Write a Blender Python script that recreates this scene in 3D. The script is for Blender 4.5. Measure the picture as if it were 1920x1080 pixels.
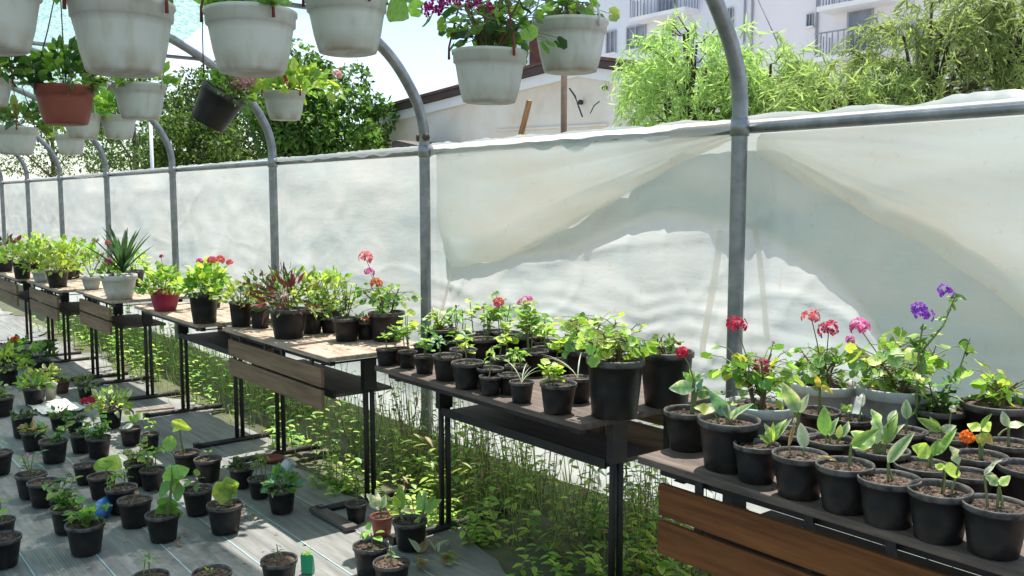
import bpy, bmesh, math, random
import numpy as np
from mathutils import Vector, Matrix, noise

random.seed(7)
RNG = np.random.default_rng(7)
scene = bpy.context.scene
for o in list(bpy.data.objects):
    bpy.data.objects.remove(o)
col = scene.collection

# ------------------------------------------------------------------ camera
F, EYE, YH = 1700.0, 1.45, 374.0          # focal length in photo pixels, eye height, horizon row
PITCH = math.atan((540 - YH) / F)
TH = math.atan(1360 / F * math.cos(PITCH))
fwd0 = Vector((-math.cos(TH), math.sin(TH), 0))
RIGHT = Vector((math.sin(TH), math.cos(TH), 0))
UP0 = Vector((0, 0, 1))
FWD = fwd0 * math.cos(PITCH) - UP0 * math.sin(PITCH)
UP = UP0 * math.cos(PITCH) + fwd0 * math.sin(PITCH)
CAM = Vector((0, 0, EYE))
cd = bpy.data.cameras.new('camera')
cd.sensor_width = 36.0
cd.lens = 36.0 * F / 1920.0
cd.clip_start, cd.clip_end = 0.05, 2000.0
cam = bpy.data.objects.new('camera', cd)
col.objects.link(cam)
mw = Matrix((RIGHT, UP, -FWD)).transposed().to_4x4()
mw.translation = CAM
cam.matrix_world = mw
scene.camera = cam

# ------------------------------------------------------------------ world, sun, exposure
SUN = Vector((-0.206, 0.319, 1.0)).normalized()
world = bpy.data.worlds.new('World')
scene.world = world
world.use_nodes = True
wn, wl = world.node_tree.nodes, world.node_tree.links
wn.clear()
w_out = wn.new('ShaderNodeOutputWorld')
w_bg = wn.new('ShaderNodeBackground')
w_bg.inputs['Strength'].default_value = 0.13
sky = wn.new('ShaderNodeTexSky')
sky.sky_type = 'NISHITA'
sky.sun_disc = False
sky.sun_elevation = math.asin(SUN.z)
sky.sun_rotation = math.atan2(SUN.x, SUN.y)
sky.air_density, sky.dust_density, sky.ozone_density = 1.0, 1.2, 1.0
w_co = wn.new('ShaderNodeTexCoord')
w_map = wn.new('ShaderNodeMapping')
w_map.inputs['Scale'].default_value = (1.0, 1.0, 2.6)
w_map.inputs['Location'].default_value = (0.35, 0.2, 0.1)
w_noise = wn.new('ShaderNodeTexNoise')
w_noise.inputs['Scale'].default_value = 2.3
w_noise.inputs['Detail'].default_value = 8.0
w_noise.inputs['Roughness'].default_value = 0.55
w_ramp = wn.new('ShaderNodeValToRGB')
w_ramp.color_ramp.elements[0].position = 0.50
w_ramp.color_ramp.elements[1].position = 0.72
w_mix = wn.new('ShaderNodeMixRGB')
w_mix.inputs['Color2'].default_value = (7.6, 7.9, 8.3, 1)
w_sc = wn.new('ShaderNodeMath'); w_sc.operation = 'MULTIPLY'; w_sc.inputs[1].default_value = 0.8
wl.new(w_co.outputs['Generated'], w_map.inputs['Vector'])
wl.new(w_map.outputs['Vector'], w_noise.inputs['Vector'])
wl.new(w_noise.outputs['Fac'], w_ramp.inputs['Fac'])
wl.new(w_ramp.outputs['Color'], w_sc.inputs[0])
wl.new(w_sc.outputs[0], w_mix.inputs['Fac'])
wl.new(sky.outputs['Color'], w_mix.inputs['Color1'])
wl.new(w_mix.outputs['Color'], w_bg.inputs['Color'])
wl.new(w_bg.outputs['Background'], w_out.inputs['Surface'])

sd = bpy.data.lights.new('sun', 'SUN')
sd.energy = 4.6
sd.angle = math.radians(0.5)
sd.color = (1.0, 0.95, 0.87)
sun = bpy.data.objects.new('sun', sd)
col.objects.link(sun)
sun.rotation_euler = SUN.to_track_quat('Z', 'Y').to_euler()
sun.location = (0, 0, 20)

vs = scene.view_settings
vs.view_transform = 'Standard'
vs.look = 'None'
vs.exposure = 0.88
vs.gamma = 1.0
scene.render.film_transparent = False
scene.cycles.max_bounces = 10
scene.cycles.transparent_max_bounces = 16
scene.cycles.use_denoising = True

# ------------------------------------------------------------------ pixel <-> place
def ray(px, py):
    return FWD + RIGHT * ((px - 960) / F) + UP * ((540 - py) / F)
def at(px, py, axis, val):
    r = ray(px, py)
    i = 'xyz'.index(axis)
    return CAM + r * ((val - CAM[i]) / r[i])
def depth(P):
    return (Vector(P) - CAM).dot(FWD)
OFF = [0.0, 0.0]
def near(P, px, py, dz=0.0):
    return CAM + ray(px + OFF[0], py + OFF[1]) * (depth(P) + dz)
def proj(P):
    d = Vector(P) - CAM
    z = d.dot(FWD)
    return 960 + F * d.dot(RIGHT) / z, 540 - F * d.dot(UP) / z

# ------------------------------------------------------------------ materials
MATS = {}
def new_mat(name):
    m = bpy.data.materials.new(name)
    m.use_nodes = True
    m.node_tree.nodes.clear()
    MATS[name] = m
    return m, m.node_tree.nodes, m.node_tree.links
def noise_node(n, l, scale, detail=4.0, rough=0.6, coord='Object', stretch=None):
    tc = n.new('ShaderNodeTexCoord')
    no = n.new('ShaderNodeTexNoise')
    no.inputs['Scale'].default_value = scale
    no.inputs['Detail'].default_value = detail
    no.inputs['Roughness'].default_value = rough
    if stretch:
        mp = n.new('ShaderNodeMapping')
        mp.inputs['Scale'].default_value = stretch
        l.new(tc.outputs[coord], mp.inputs['Vector'])
        l.new(mp.outputs['Vector'], no.inputs['Vector'])
    else:
        l.new(tc.outputs[coord], no.inputs['Vector'])
    return no
def ramp(n, l, src, stops):
    r = n.new('ShaderNodeValToRGB')
    e = r.color_ramp.elements
    e[0].position, e[0].color = stops[0][0], (*stops[0][1], 1)
    e[1].position, e[1].color = stops[-1][0], (*stops[-1][1], 1)
    for p, c in stops[1:-1]:
        x = e.new(p); x.color = (*c, 1)
    l.new(src, r.inputs['Fac'])
    return r
def simple(name, stops, scale=8.0, rough=0.6, metal=0.0, bump=0.0, bump_scale=60.0, stretch=None, detail=5.0, spec=0.5, coord='Object', randomize=0.0):
    m, n, l = new_mat(name)
    out = n.new('ShaderNodeOutputMaterial')
    b = n.new('ShaderNodeBsdfPrincipled')
    b.inputs['Roughness'].default_value = rough
    b.inputs['Metallic'].default_value = metal
    b.inputs['Specular IOR Level'].default_value = spec
    no = noise_node(n, l, scale, detail, 0.6, coord, stretch)
    r = ramp(n, l, no.outputs['Fac'], stops)
    src = r.outputs['Color']
    if randomize:
        oi = n.new('ShaderNodeObjectInfo')
        mr = n.new('ShaderNodeMapRange')
        mr.inputs['To Min'].default_value = 1 - randomize
        mr.inputs['To Max'].default_value = 1 + randomize
        hs = n.new('ShaderNodeHueSaturation')
        l.new(oi.outputs['Random'], mr.inputs['Value'])
        l.new(mr.outputs['Result'], hs.inputs['Value'])
        l.new(src, hs.inputs['Color'])
        src = hs.outputs['Color']
    l.new(src, b.inputs['Base Color'])
    if bump:
        nb = noise_node(n, l, bump_scale, 5.0, 0.65, coord, stretch)
        bp = n.new('ShaderNodeBump')
        bp.inputs['Strength'].default_value = bump
        bp.inputs['Distance'].default_value = 0.01
        l.new(nb.outputs['Fac'], bp.inputs['Height'])
        l.new(bp.outputs['Normal'], b.inputs['Normal'])
    l.new(b.outputs['BSDF'], out.inputs['Surface'])
    return m

simple('brown_plastic', [(0.3, (0.05, 0.022, 0.015)), (0.75, (0.10, 0.045, 0.03))], 5, 0.5, randomize=0.2)
simple('terracotta_plastic', [(0.3, (0.20, 0.045, 0.028)), (0.75, (0.27, 0.065, 0.04))], 4, 0.5, bump=0.05)
simple('magenta_plastic', [(0.3, (0.24, 0.012, 0.04)), (0.75, (0.33, 0.02, 0.06))], 4, 0.4)
simple('grey_plastic', [(0.25, (0.26, 0.27, 0.27)), (0.6, (0.40, 0.41, 0.41)), (0.8, (0.46, 0.46, 0.45))], 4.0, 0.5, bump=0.05)
simple('soil', [(0.36, (0.015, 0.010, 0.007)), (0.5, (0.075, 0.047, 0.031)), (0.66, (0.235, 0.16, 0.11))], 13, 0.95, bump=1.0, bump_scale=30, coord='Object', detail=8, randomize=0.3)
simple('steel', [(0.3, (0.18, 0.19, 0.20)), (0.6, (0.28, 0.29, 0.30)), (0.8, (0.42, 0.42, 0.42))], 14, 0.4, metal=0.7, bump=0.05, bump_scale=30)
simple('dark_steel', [(0.3, (0.012, 0.011, 0.012)), (0.6, (0.026, 0.022, 0.021)), (0.85, (0.075, 0.04, 0.025))], 12, 0.55, metal=0.2, bump=0.1)
simple('rusty_steel', [(0.3, (0.06, 0.04, 0.03)), (0.6, (0.13, 0.08, 0.05)), (0.8, (0.24, 0.17, 0.11))], 9, 0.8, metal=0.1, bump=0.2)
simple('desk_top', [(0.28, (0.16, 0.105, 0.075)), (0.5, (0.36, 0.27, 0.20)), (0.75, (0.52, 0.43, 0.34))], 5, 0.75, bump=0.2, bump_scale=40, stretch=(1, 7, 7), coord='Object')
simple('desk_top_dark', [(0.28, (0.055, 0.037, 0.03)), (0.5, (0.10, 0.072, 0.058)), (0.75, (0.19, 0.14, 0.11))], 5, 0.75, bump=0.2, bump_scale=40, stretch=(1, 7, 7))
simple('board_red', [(0.28, (0.06, 0.02, 0.007)), (0.5, (0.145, 0.05, 0.014)), (0.78, (0.23, 0.085, 0.025))], 3, 0.75, spec=0.25, bump=0.1, bump_scale=30, stretch=(1, 12, 12))
simple('board_brown', [(0.28, (0.095, 0.055, 0.028)), (0.5, (0.18, 0.11, 0.06)), (0.78, (0.27, 0.18, 0.105))], 3, 0.75, bump=0.1, bump_scale=30, stretch=(1, 12, 12))
simple('shelf_wood', [(0.28, (0.05, 0.04, 0.034)), (0.5, (0.085, 0.07, 0.06)), (0.78, (0.13, 0.11, 0.10))], 3, 0.7, bump=0.1, stretch=(1, 8, 8))
simple('strap_red', [(0.3, (0.16, 0.02, 0.015)), (0.7, (0.24, 0.035, 0.025))], 6, 0.5)
simple('strap_dark', [(0.3, (0.03, 0.02, 0.018)), (0.7, (0.06, 0.035, 0.03))], 6, 0.5)
simple('strap_white', [(0.3, (0.5, 0.5, 0.48)), (0.7, (0.62, 0.62, 0.6))], 6, 0.5)
simple('bark', [(0.3, (0.035, 0.026, 0.018)), (0.7, (0.11, 0.085, 0.06))], 12, 0.9, bump=0.6, stretch=(3, 3, 0.6))
simple('stem_green', [(0.3, (0.10, 0.13, 0.035)), (0.7, (0.20, 0.21, 0.08))], 8, 0.6)
simple('stem_brown', [(0.3, (0.10, 0.06, 0.03)), (0.7, (0.24, 0.16, 0.09))], 8, 0.7)
simple('plaster_cream', [(0.3, (0.60, 0.50, 0.38)), (0.48, (0.72, 0.65, 0.54)), (0.7, (0.80, 0.77, 0.71))], 0.9, 0.9, bump=0.2, bump_scale=25, detail=8)
simple('plaster_white', [(0.25, (0.74, 0.74, 0.74)), (0.75, (0.82, 0.82, 0.81))], 2.0, 0.85, bump=0.05)
simple('facade_white', [(0.3, (0.68, 0.71, 0.77)), (0.7, (0.73, 0.75, 0.80))], 0.25, 0.85)
simple('facade_warm', [(0.3, (0.75, 0.72, 0.75)), (0.7, (0.80, 0.77, 0.79))], 0.25, 0.85)
simple('facade_blue', [(0.3, (0.62, 0.67, 0.76)), (0.7, (0.66, 0.71, 0.79))], 0.25, 0.85)
simple('fascia_brown', [(0.3, (0.045, 0.028, 0.026)), (0.7, (0.08, 0.05, 0.045))], 3, 0.7, stretch=(1, 6, 6))
simple('roof_tile', [(0.3, (0.09, 0.045, 0.035)), (0.7, (0.16, 0.08, 0.06))], 6, 0.85)
simple('brick_brown', [(0.3, (0.10, 0.035, 0.025)), (0.7, (0.17, 0.06, 0.04))], 6, 0.85)
simple('frame_grey', [(0.3, (0.30, 0.31, 0.33)), (0.7, (0.40, 0.41, 0.43))], 4, 0.6)
simple('rail_grey', [(0.3, (0.24, 0.25, 0.28)), (0.7, (0.32, 0.33, 0.36))], 4, 0.5)
simple('wire_black', [(0.3, (0.015, 0.015, 0.016)), (0.7, (0.03, 0.03, 0.03))], 4, 0.6)
simple('wood_orange', [(0.3, (0.20, 0.09, 0.035)), (0.7, (0.42, 0.22, 0.10))], 5, 0.75, stretch=(6, 6, 1))
simple('paper', [(0.3, (0.50, 0.43, 0.36)), (0.5, (0.66, 0.64, 0.60)), (0.75, (0.74, 0.74, 0.73))], 7, 0.8)
simple('blue_plastic', [(0.3, (0.02, 0.10, 0.36)), (0.7, (0.05, 0.20, 0.52))], 5, 0.25)
simple('green_plastic', [(0.3, (0.02, 0.28, 0.14)), (0.7, (0.05, 0.40, 0.22))], 5, 0.3)
simple('brown_glass', [(0.3, (0.02, 0.010, 0.008)), (0.7, (0.04, 0.018, 0.012))], 4, 0.15)
simple('dry', [(0.3, (0.22, 0.14, 0.07)), (0.7, (0.46, 0.34, 0.20))], 20, 0.85)
simple('orange_brown', [(0.3, (0.30, 0.12, 0.06)), (0.7, (0.45, 0.20, 0.10))], 20, 0.85)

def pot_mat(name, stops, zr, rimcol, rimfac, zb, basecol, basefac, rough=0.45, spec=0.35, rnd=0.3, scale=5):
    m = simple(name, stops, scale, rough, bump=0.06, bump_scale=40, randomize=rnd, spec=spec)
    n, l = m.node_tree.nodes, m.node_tree.links
    b = [q for q in n if q.type == 'BSDF_PRINCIPLED'][0]
    src = b.inputs['Base Color'].links[0].from_socket
    tc = n.new('ShaderNodeTexCoord'); sx = n.new('ShaderNodeSeparateXYZ')
    l.new(tc.outputs['Object'], sx.inputs[0])
    def layer(src, z0, z1, colr, fac, nscale, stretch, lo, hi):
        mr = n.new('ShaderNodeMapRange'); mr.inputs['From Min'].default_value = z0; mr.inputs['From Max'].default_value = z1
        l.new(sx.outputs['Z'], mr.inputs['Value'])
        oi = n.new('ShaderNodeObjectInfo')
        no = n.new('ShaderNodeTexNoise'); no.noise_dimensions = '4D'
        no.inputs['Scale'].default_value = nscale; no.inputs['Detail'].default_value = 6
        mp = n.new('ShaderNodeMapping'); mp.inputs['Scale'].default_value = stretch
        l.new(tc.outputs['Object'], mp.inputs['Vector']); l.new(mp.outputs[0], no.inputs['Vector'])
        mw_ = n.new('ShaderNodeMath'); mw_.operation = 'MULTIPLY'; mw_.inputs[1].default_value = 50
        l.new(oi.outputs['Random'], mw_.inputs[0]); l.new(mw_.outputs[0], no.inputs['W'])
        rr = ramp(n, l, no.outputs['Fac'], [(lo, (0, 0, 0)), (hi, (1, 1, 1))])
        mu = n.new('ShaderNodeMath'); mu.operation = 'MULTIPLY'
        l.new(mr.outputs[0], mu.inputs[0]); l.new(rr.outputs['Color'], mu.inputs[1])
        m2 = n.new('ShaderNodeMath'); m2.operation = 'MULTIPLY'; m2.inputs[1].default_value = fac
        l.new(mu.outputs[0], m2.inputs[0])
        mx = n.new('ShaderNodeMixRGB'); mx.inputs['Color2'].default_value = (*colr, 1)
        l.new(m2.outputs[0], mx.inputs['Fac']); l.new(src, mx.inputs['Color1'])
        return mx.outputs['Color']
    src = layer(src, zr - 0.03, zr + 0.01, rimcol, rimfac, 6, (1, 1, 1), 0.3, 0.6)
    src = layer(src, zb, 0.0, basecol, basefac, 5, (1, 1, 0.5), 0.38, 0.62)
    src = layer(src, -1.0, -0.9, basecol, basefac * 0.35, 9, (1, 1, 0.25), 0.52, 0.7)
    l.new(src, b.inputs['Base Color'])
BLK = [(0.3, (0.008, 0.0075, 0.008)), (0.62, (0.014, 0.013, 0.0135)), (0.85, (0.032, 0.027, 0.024))]
pot_mat('black_plastic', BLK, 0.70, (0.13, 0.12, 0.112), 0.85, 0.35, (0.06, 0.045, 0.034), 0.5)
pot_mat('black_tall', BLK, 0.915, (0.13, 0.12, 0.112), 0.85, 0.35, (0.06, 0.045, 0.034), 0.5)
pot_mat('white_plastic', [(0.3, (0.49, 0.475, 0.435)), (0.5, (0.54, 0.53, 0.495)), (0.8, (0.56, 0.555, 0.52))], 5.0, (0.5, 0.5, 0.5), 0.0, 0.24, (0.30, 0.22, 0.13), 0.75, 0.45, 0.4, 0.06, 2)
def glass_mat():
    m, n, l = new_mat('window_glass')
    out = n.new('ShaderNodeOutputMaterial')
    b = n.new('ShaderNodeBsdfPrincipled')
    b.inputs['Roughness'].default_value = 0.08
    no = noise_node(n, l, 0.7, 2)
    r = ramp(n, l, no.outputs['Fac'], [(0.3, (0.12, 0.14, 0.18)), (0.7, (0.26, 0.28, 0.33))])
    l.new(r.outputs['Color'], b.inputs['Base Color'])
    l.new(b.outputs['BSDF'], out.inputs['Surface'])
glass_mat()

def clear_mat():
    m, n, l = new_mat('clear_plastic')
    out = n.new('ShaderNodeOutputMaterial')
    t = n.new('ShaderNodeBsdfTransparent')
    t.inputs['Color'].default_value = (0.9, 0.93, 0.94, 1)
    g = n.new('ShaderNodeBsdfGlossy'); g.inputs['Roughness'].default_value = 0.12
    d = n.new('ShaderNodeBsdfDiffuse'); d.inputs['Color'].default_value = (0.7, 0.74, 0.76, 1)
    m1 = n.new('ShaderNodeMixShader'); m1.inputs[0].default_value = 0.4
    m2 = n.new('ShaderNodeMixShader')
    no = noise_node(n, l, 14, 3)
    r = ramp(n, l, no.outputs['Fac'], [(0.35, (0.25, 0.25, 0.25)), (0.65, (0.5, 0.5, 0.5))])
    l.new(d.outputs[0], m1.inputs[1]); l.new(g.outputs[0], m1.inputs[2])
    l.new(r.outputs['Color'], m2.inputs[0])
    l.new(t.outputs[0], m2.inputs[1]); l.new(m1.outputs[0], m2.inputs[2])
    l.new(m2.outputs[0], out.inputs['Surface'])
clear_mat()

def leaf_mat(name, trans=0.5, gloss=0.05, hue=0.012, val=0.3, gain=(1.25, 1.25, 0.8)):
    m, n, l = new_mat(name)
    out = n.new('ShaderNodeOutputMaterial')
    a = n.new('ShaderNodeAttribute'); a.attribute_name = 'tint'
    oi = n.new('ShaderNodeObjectInfo')
    hs = n.new('ShaderNodeHueSaturation')
    mr = n.new('ShaderNodeMapRange'); mr.inputs['To Min'].default_value = 1 - val; mr.inputs['To Max'].default_value = 1 + val
    mh = n.new('ShaderNodeMapRange'); mh.inputs['To Min'].default_value = 0.5 - hue; mh.inputs['To Max'].default_value = 0.5 + hue
    no = noise_node(n, l, 7, 5, 0.7)
    nr = n.new('ShaderNodeMapRange'); nr.inputs['From Min'].default_value = 0.25; nr.inputs['From Max'].default_value = 0.75; nr.inputs['To Min'].default_value = 0.6; nr.inputs['To Max'].default_value = 1.35
    l.new(no.outputs['Fac'], nr.inputs['Value'])
    mul = n.new('ShaderNodeMath'); mul.operation = 'MULTIPLY'
    l.new(oi.outputs['Random'], mr.inputs['Value'])
    l.new(oi.outputs['Random'], mh.inputs['Value'])
    l.new(mr.outputs[0], mul.inputs[0]); l.new(nr.outputs[0], mul.inputs[1])
    l.new(mul.outputs[0], hs.inputs['Value'])
    l.new(mh.outputs[0], hs.inputs['Hue'])
    l.new(a.outputs['Color'], hs.inputs['Color'])
    d = n.new('ShaderNodeBsdfDiffuse')
    t = n.new('ShaderNodeBsdfTranslucent')
    g = n.new('ShaderNodeBsdfGlossy'); g.inputs['Roughness'].default_value = 0.5
    tm = n.new('ShaderNodeMixRGB'); tm.blend_type = 'MULTIPLY'; tm.inputs[0].default_value = 1
    tm.inputs['Color2'].default_value = (*gain, 1)
    l.new(hs.outputs['Color'], d.inputs['Color'])
    l.new(hs.outputs['Color'], tm.inputs['Color1'])
    l.new(tm.outputs['Color'], t.inputs['Color'])
    m1 = n.new('ShaderNodeMixShader'); m1.inputs[0].default_value = trans
    m2 = n.new('ShaderNodeMixShader'); m2.inputs[0].default_value = gloss
    l.new(d.outputs[0], m1.inputs[1]); l.new(t.outputs[0], m1.inputs[2])
    l.new(m1.outputs[0], m2.inputs[1]); l.new(g.outputs[0], m2.inputs[2])
    l.new(m2.outputs[0], out.inputs['Surface'])
leaf_mat('leaf')
leaf_mat('petal', trans=0.45, gloss=0.02, hue=0.01, val=0.15, gain=(1.15, 1.0, 1.0))
leaf_mat('tree_leaf', trans=0.58, gloss=0.025, gain=(1.2, 1.2, 0.85))

def film_mat(name, base, warm, trans=0.62, clear=0.05, dirt=0.5):
    m, n, l = new_mat(name)
    out = n.new('ShaderNodeOutputMaterial')
    n1 = noise_node(n, l, 1.3, 6, 0.65, stretch=(1, 1, 1.6))
    r1 = ramp(n, l, n1.outputs['Fac'], [(0.38, base), (0.62, warm)])
    n2 = noise_node(n, l, 22, 5, 0.7)
    r2 = ramp(n, l, n2.outputs['Fac'], [(0.60, (1, 1, 1)), (0.78, (0.80, 0.72, 0.62))])
    mu = n.new('ShaderNodeMixRGB'); mu.blend_type = 'MULTIPLY'; mu.inputs[0].default_value = dirt
    l.new(r1.outputs['Color'], mu.inputs['Color1']); l.new(r2.outputs['Color'], mu.inputs['Color2'])
    d = n.new('ShaderNodeBsdfDiffuse'); t = n.new('ShaderNodeBsdfTranslucent')
    g = n.new('ShaderNodeBsdfGlossy'); g.inputs['Roughness'].default_value = 0.28
    tr = n.new('ShaderNodeBsdfTransparent'); tr.inputs['Color'].default_value = (0.85, 0.9, 0.9, 1)
    l.new(mu.outputs['Color'], d.inputs['Color']); l.new(mu.outputs['Color'], t.inputs['Color'])
    bp = n.new('ShaderNodeBump'); bp.inputs['Strength'].default_value = 0.2; bp.inputs['Distance'].default_value = 0.03
    nb = noise_node(n, l, 5.5, 6, 0.58, stretch=(0.5, 1, 1.8))
    l.new(nb.outputs['Fac'], bp.inputs['Height'])
    for s in (d, t, g):
        l.new(bp.outputs['Normal'], s.inputs['Normal'])
    m1 = n.new('ShaderNodeMixShader'); m1.inputs[0].default_value = trans
    m2 = n.new('ShaderNodeMixShader'); m2.inputs[0].default_value = 0.06
    m3 = n.new('ShaderNodeMixShader'); m3.inputs[0].default_value = clear
    l.new(d.outputs[0], m1.inputs[1]); l.new(t.outputs[0], m1.inputs[2])
    l.new(m1.outputs[0], m2.inputs[1]); l.new(g.outputs[0], m2.inputs[2])
    l.new(m2.outputs[0], m3.inputs[1]); l.new(tr.outputs[0], m3.inputs[2])
    l.new(m3.outputs[0], out.inputs['Surface'])
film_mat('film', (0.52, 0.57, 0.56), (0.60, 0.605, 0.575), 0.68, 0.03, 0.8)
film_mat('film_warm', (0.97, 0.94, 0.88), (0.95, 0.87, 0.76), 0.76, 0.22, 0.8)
film_mat('film_dark_band', (0.58, 0.66, 0.64), (0.60, 0.65, 0.62), 0.55, 0.03)  # film of the added sheet that darkens the wall's grey band

def net_mat():
    m, n, l = new_mat('shade_net')
    out = n.new('ShaderNodeOutputMaterial')
    d = n.new('ShaderNodeBsdfDiffuse'); t = n.new('ShaderNodeBsdfTranslucent')
    d.inputs['Color'].default_value = (0.18, 0.38, 0.34, 1)
    nn_ = noise_node(n, l, 20, 5, 0.75, stretch=(1, 2.4, 1))
    rr_ = ramp(n, l, nn_.outputs['Fac'], [(0.40, (0.15, 0.31, 0.28)), (0.60, (0.46, 0.60, 0.57))])
    l.new(rr_.outputs['Color'], t.inputs['Color'])
    tr = n.new('ShaderNodeBsdfTransparent')
    no = noise_node(n, l, 34, 4, 0.75, stretch=(1, 2.6, 1))
    r = ramp(n, l, no.outputs['Fac'], [(0.40, (0.0, 0.0, 0.0)), (0.62, (0.30, 0.30, 0.30))])
    m1 = n.new('ShaderNodeMixShader'); m1.inputs[0].default_value = 0.6
    m2 = n.new('ShaderNodeMixShader')
    l.new(d.outputs[0], m1.inputs[1]); l.new(t.outputs[0], m1.inputs[2])
    l.new(r.outputs['Color'], m2.inputs[0])
    l.new(m1.outputs[0], m2.inputs[1]); l.new(tr.outputs[0], m2.inputs[2])
    l.new(m2.outputs[0], out.inputs['Surface'])
net_mat()

def cloth_mat():
    m, n, l = new_mat('ground_cloth')
    out = n.new('ShaderNodeOutputMaterial')
    b = n.new('ShaderNodeBsdfPrincipled'); b.inputs['Roughness'].default_value = 0.6
    tc = n.new('ShaderNodeTexCoord')
    n1 = noise_node(n, l, 2.0, 6, 0.65, stretch=(0.5, 1.6, 1))
    r1 = ramp(n, l, n1.outputs['Fac'], [(0.3, (0.135, 0.135, 0.130)), (0.55, (0.215, 0.213, 0.203)), (0.75, (0.33, 0.32, 0.295))])
    # woven tapes running along the tunnel
    wv = n.new('ShaderNodeTexWave'); wv.wave_type = 'BANDS'; wv.bands_direction = 'Y'
    wv.inputs['Scale'].default_value = 26; wv.inputs['Distortion'].default_value = 0.4
    l.new(tc.outputs['Object'], wv.inputs['Vector'])
    n3 = noise_node(n, l, 30, 3, 0.6, stretch=(0.08, 1, 1))
    r3 = ramp(n, l, n3.outputs['Fac'], [(0.35, (0.72, 0.72, 0.72)), (0.65, (1.15, 1.15, 1.15))])
    mu = n.new('ShaderNodeMixRGB'); mu.blend_type = 'MULTIPLY'; mu.inputs[0].default_value = 1
    l.new(r1.outputs['Color'], mu.inputs['Color1']); l.new(r3.outputs['Color'], mu.inputs['Color2'])
    n4 = noise_node(n, l, 9, 6, 0.7)
    r4 = ramp(n, l, n4.outputs['Fac'], [(0.58, (0, 0, 0)), (0.72, (1, 1, 1))])
    dm = n.new('ShaderNodeMixRGB'); dm.inputs['Color2'].default_value = (0.20, 0.165, 0.13, 1)
    dd = n.new('ShaderNodeMath'); dd.operation = 'MULTIPLY'; dd.inputs[1].default_value = 0.6
    l.new(r4.outputs['Color'], dd.inputs[0]); l.new(dd.outputs[0], dm.inputs['Fac'])
    l.new(mu.outputs['Color'], dm.inputs['Color1'])
    l.new(dm.outputs['Color'], b.inputs['Base Color'])
    bp = n.new('ShaderNodeBump'); bp.inputs['Strength'].default_value = 0.25; bp.inputs['Distance'].default_value = 0.004
    l.new(wv.outputs['Fac'], bp.inputs['Height'])
    l.new(bp.outputs['Normal'], b.inputs['Normal'])
    l.new(b.outputs['BSDF'], out.inputs['Surface'])
cloth_mat()
simple('bounce_pale', [(0.3, (0.40, 0.38, 0.35)), (0.7, (0.52, 0.50, 0.46))], 1.5, 0.9, bump=0.2)  # pale colour of the added light-bouncing ground
simple('thread', [(0.3, (0.22, 0.36, 0.38)), (0.7, (0.34, 0.46, 0.47))], 10, 0.5)
simple('earth', [(0.3, (0.05, 0.05, 0.028)), (0.5, (0.09, 0.095, 0.05)), (0.75, (0.14, 0.14, 0.08))], 3, 0.95, bump=0.8, bump_scale=20, detail=8)

# ------------------------------------------------------------------ mesh helpers
def mesh_obj(name, verts, faces, mat, parent=None, loc=None, smooth=False, tint=None, link=True):
    me = bpy.data.meshes.new(name)
    if isinstance(verts, np.ndarray):
        verts = verts.tolist()
    if isinstance(faces, np.ndarray):
        faces = faces.tolist()
    me.from_pydata(verts, [], faces)
    for m in (mat if isinstance(mat, (list, tuple)) else [mat]):
        me.materials.append(MATS[m])
    if smooth:
        me.polygons.foreach_set('use_smooth', [True] * len(me.polygons))
    if tint is not None:
        ca = me.color_attributes.new('tint', 'FLOAT_COLOR', 'POINT')
        t = np.ones((len(verts), 4), dtype=np.float32)
        t[:, :3] = tint
        ca.data.foreach_set('color', t.ravel())
    me.update()
    if not link:
        return me
    return inst(name, me, parent, loc)
def inst(name, me, parent=None, loc=None, mat4=None, scale=None):
    o = bpy.data.objects.new(name, me)
    col.objects.link(o)
    if parent is not None:
        o.parent = parent
    if mat4 is not None:
        o.matrix_local = mat4
    else:
        if loc is not None:
            o.location = loc
        if scale is not None:
            o.scale = scale
    return o
def tag(o, label, cat, group=None, kind=None):
    o['label'] = label
    o['category'] = cat
    if group: o['group'] = group
    if kind: o['kind'] = kind
    return o
def empty(name, loc, label, cat, group=None):
    o = bpy.data.objects.new(name, None)
    o.empty_display_size = 0.05
    col.objects.link(o)
    o.location = loc
    return tag(o, label, cat, group)

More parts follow.
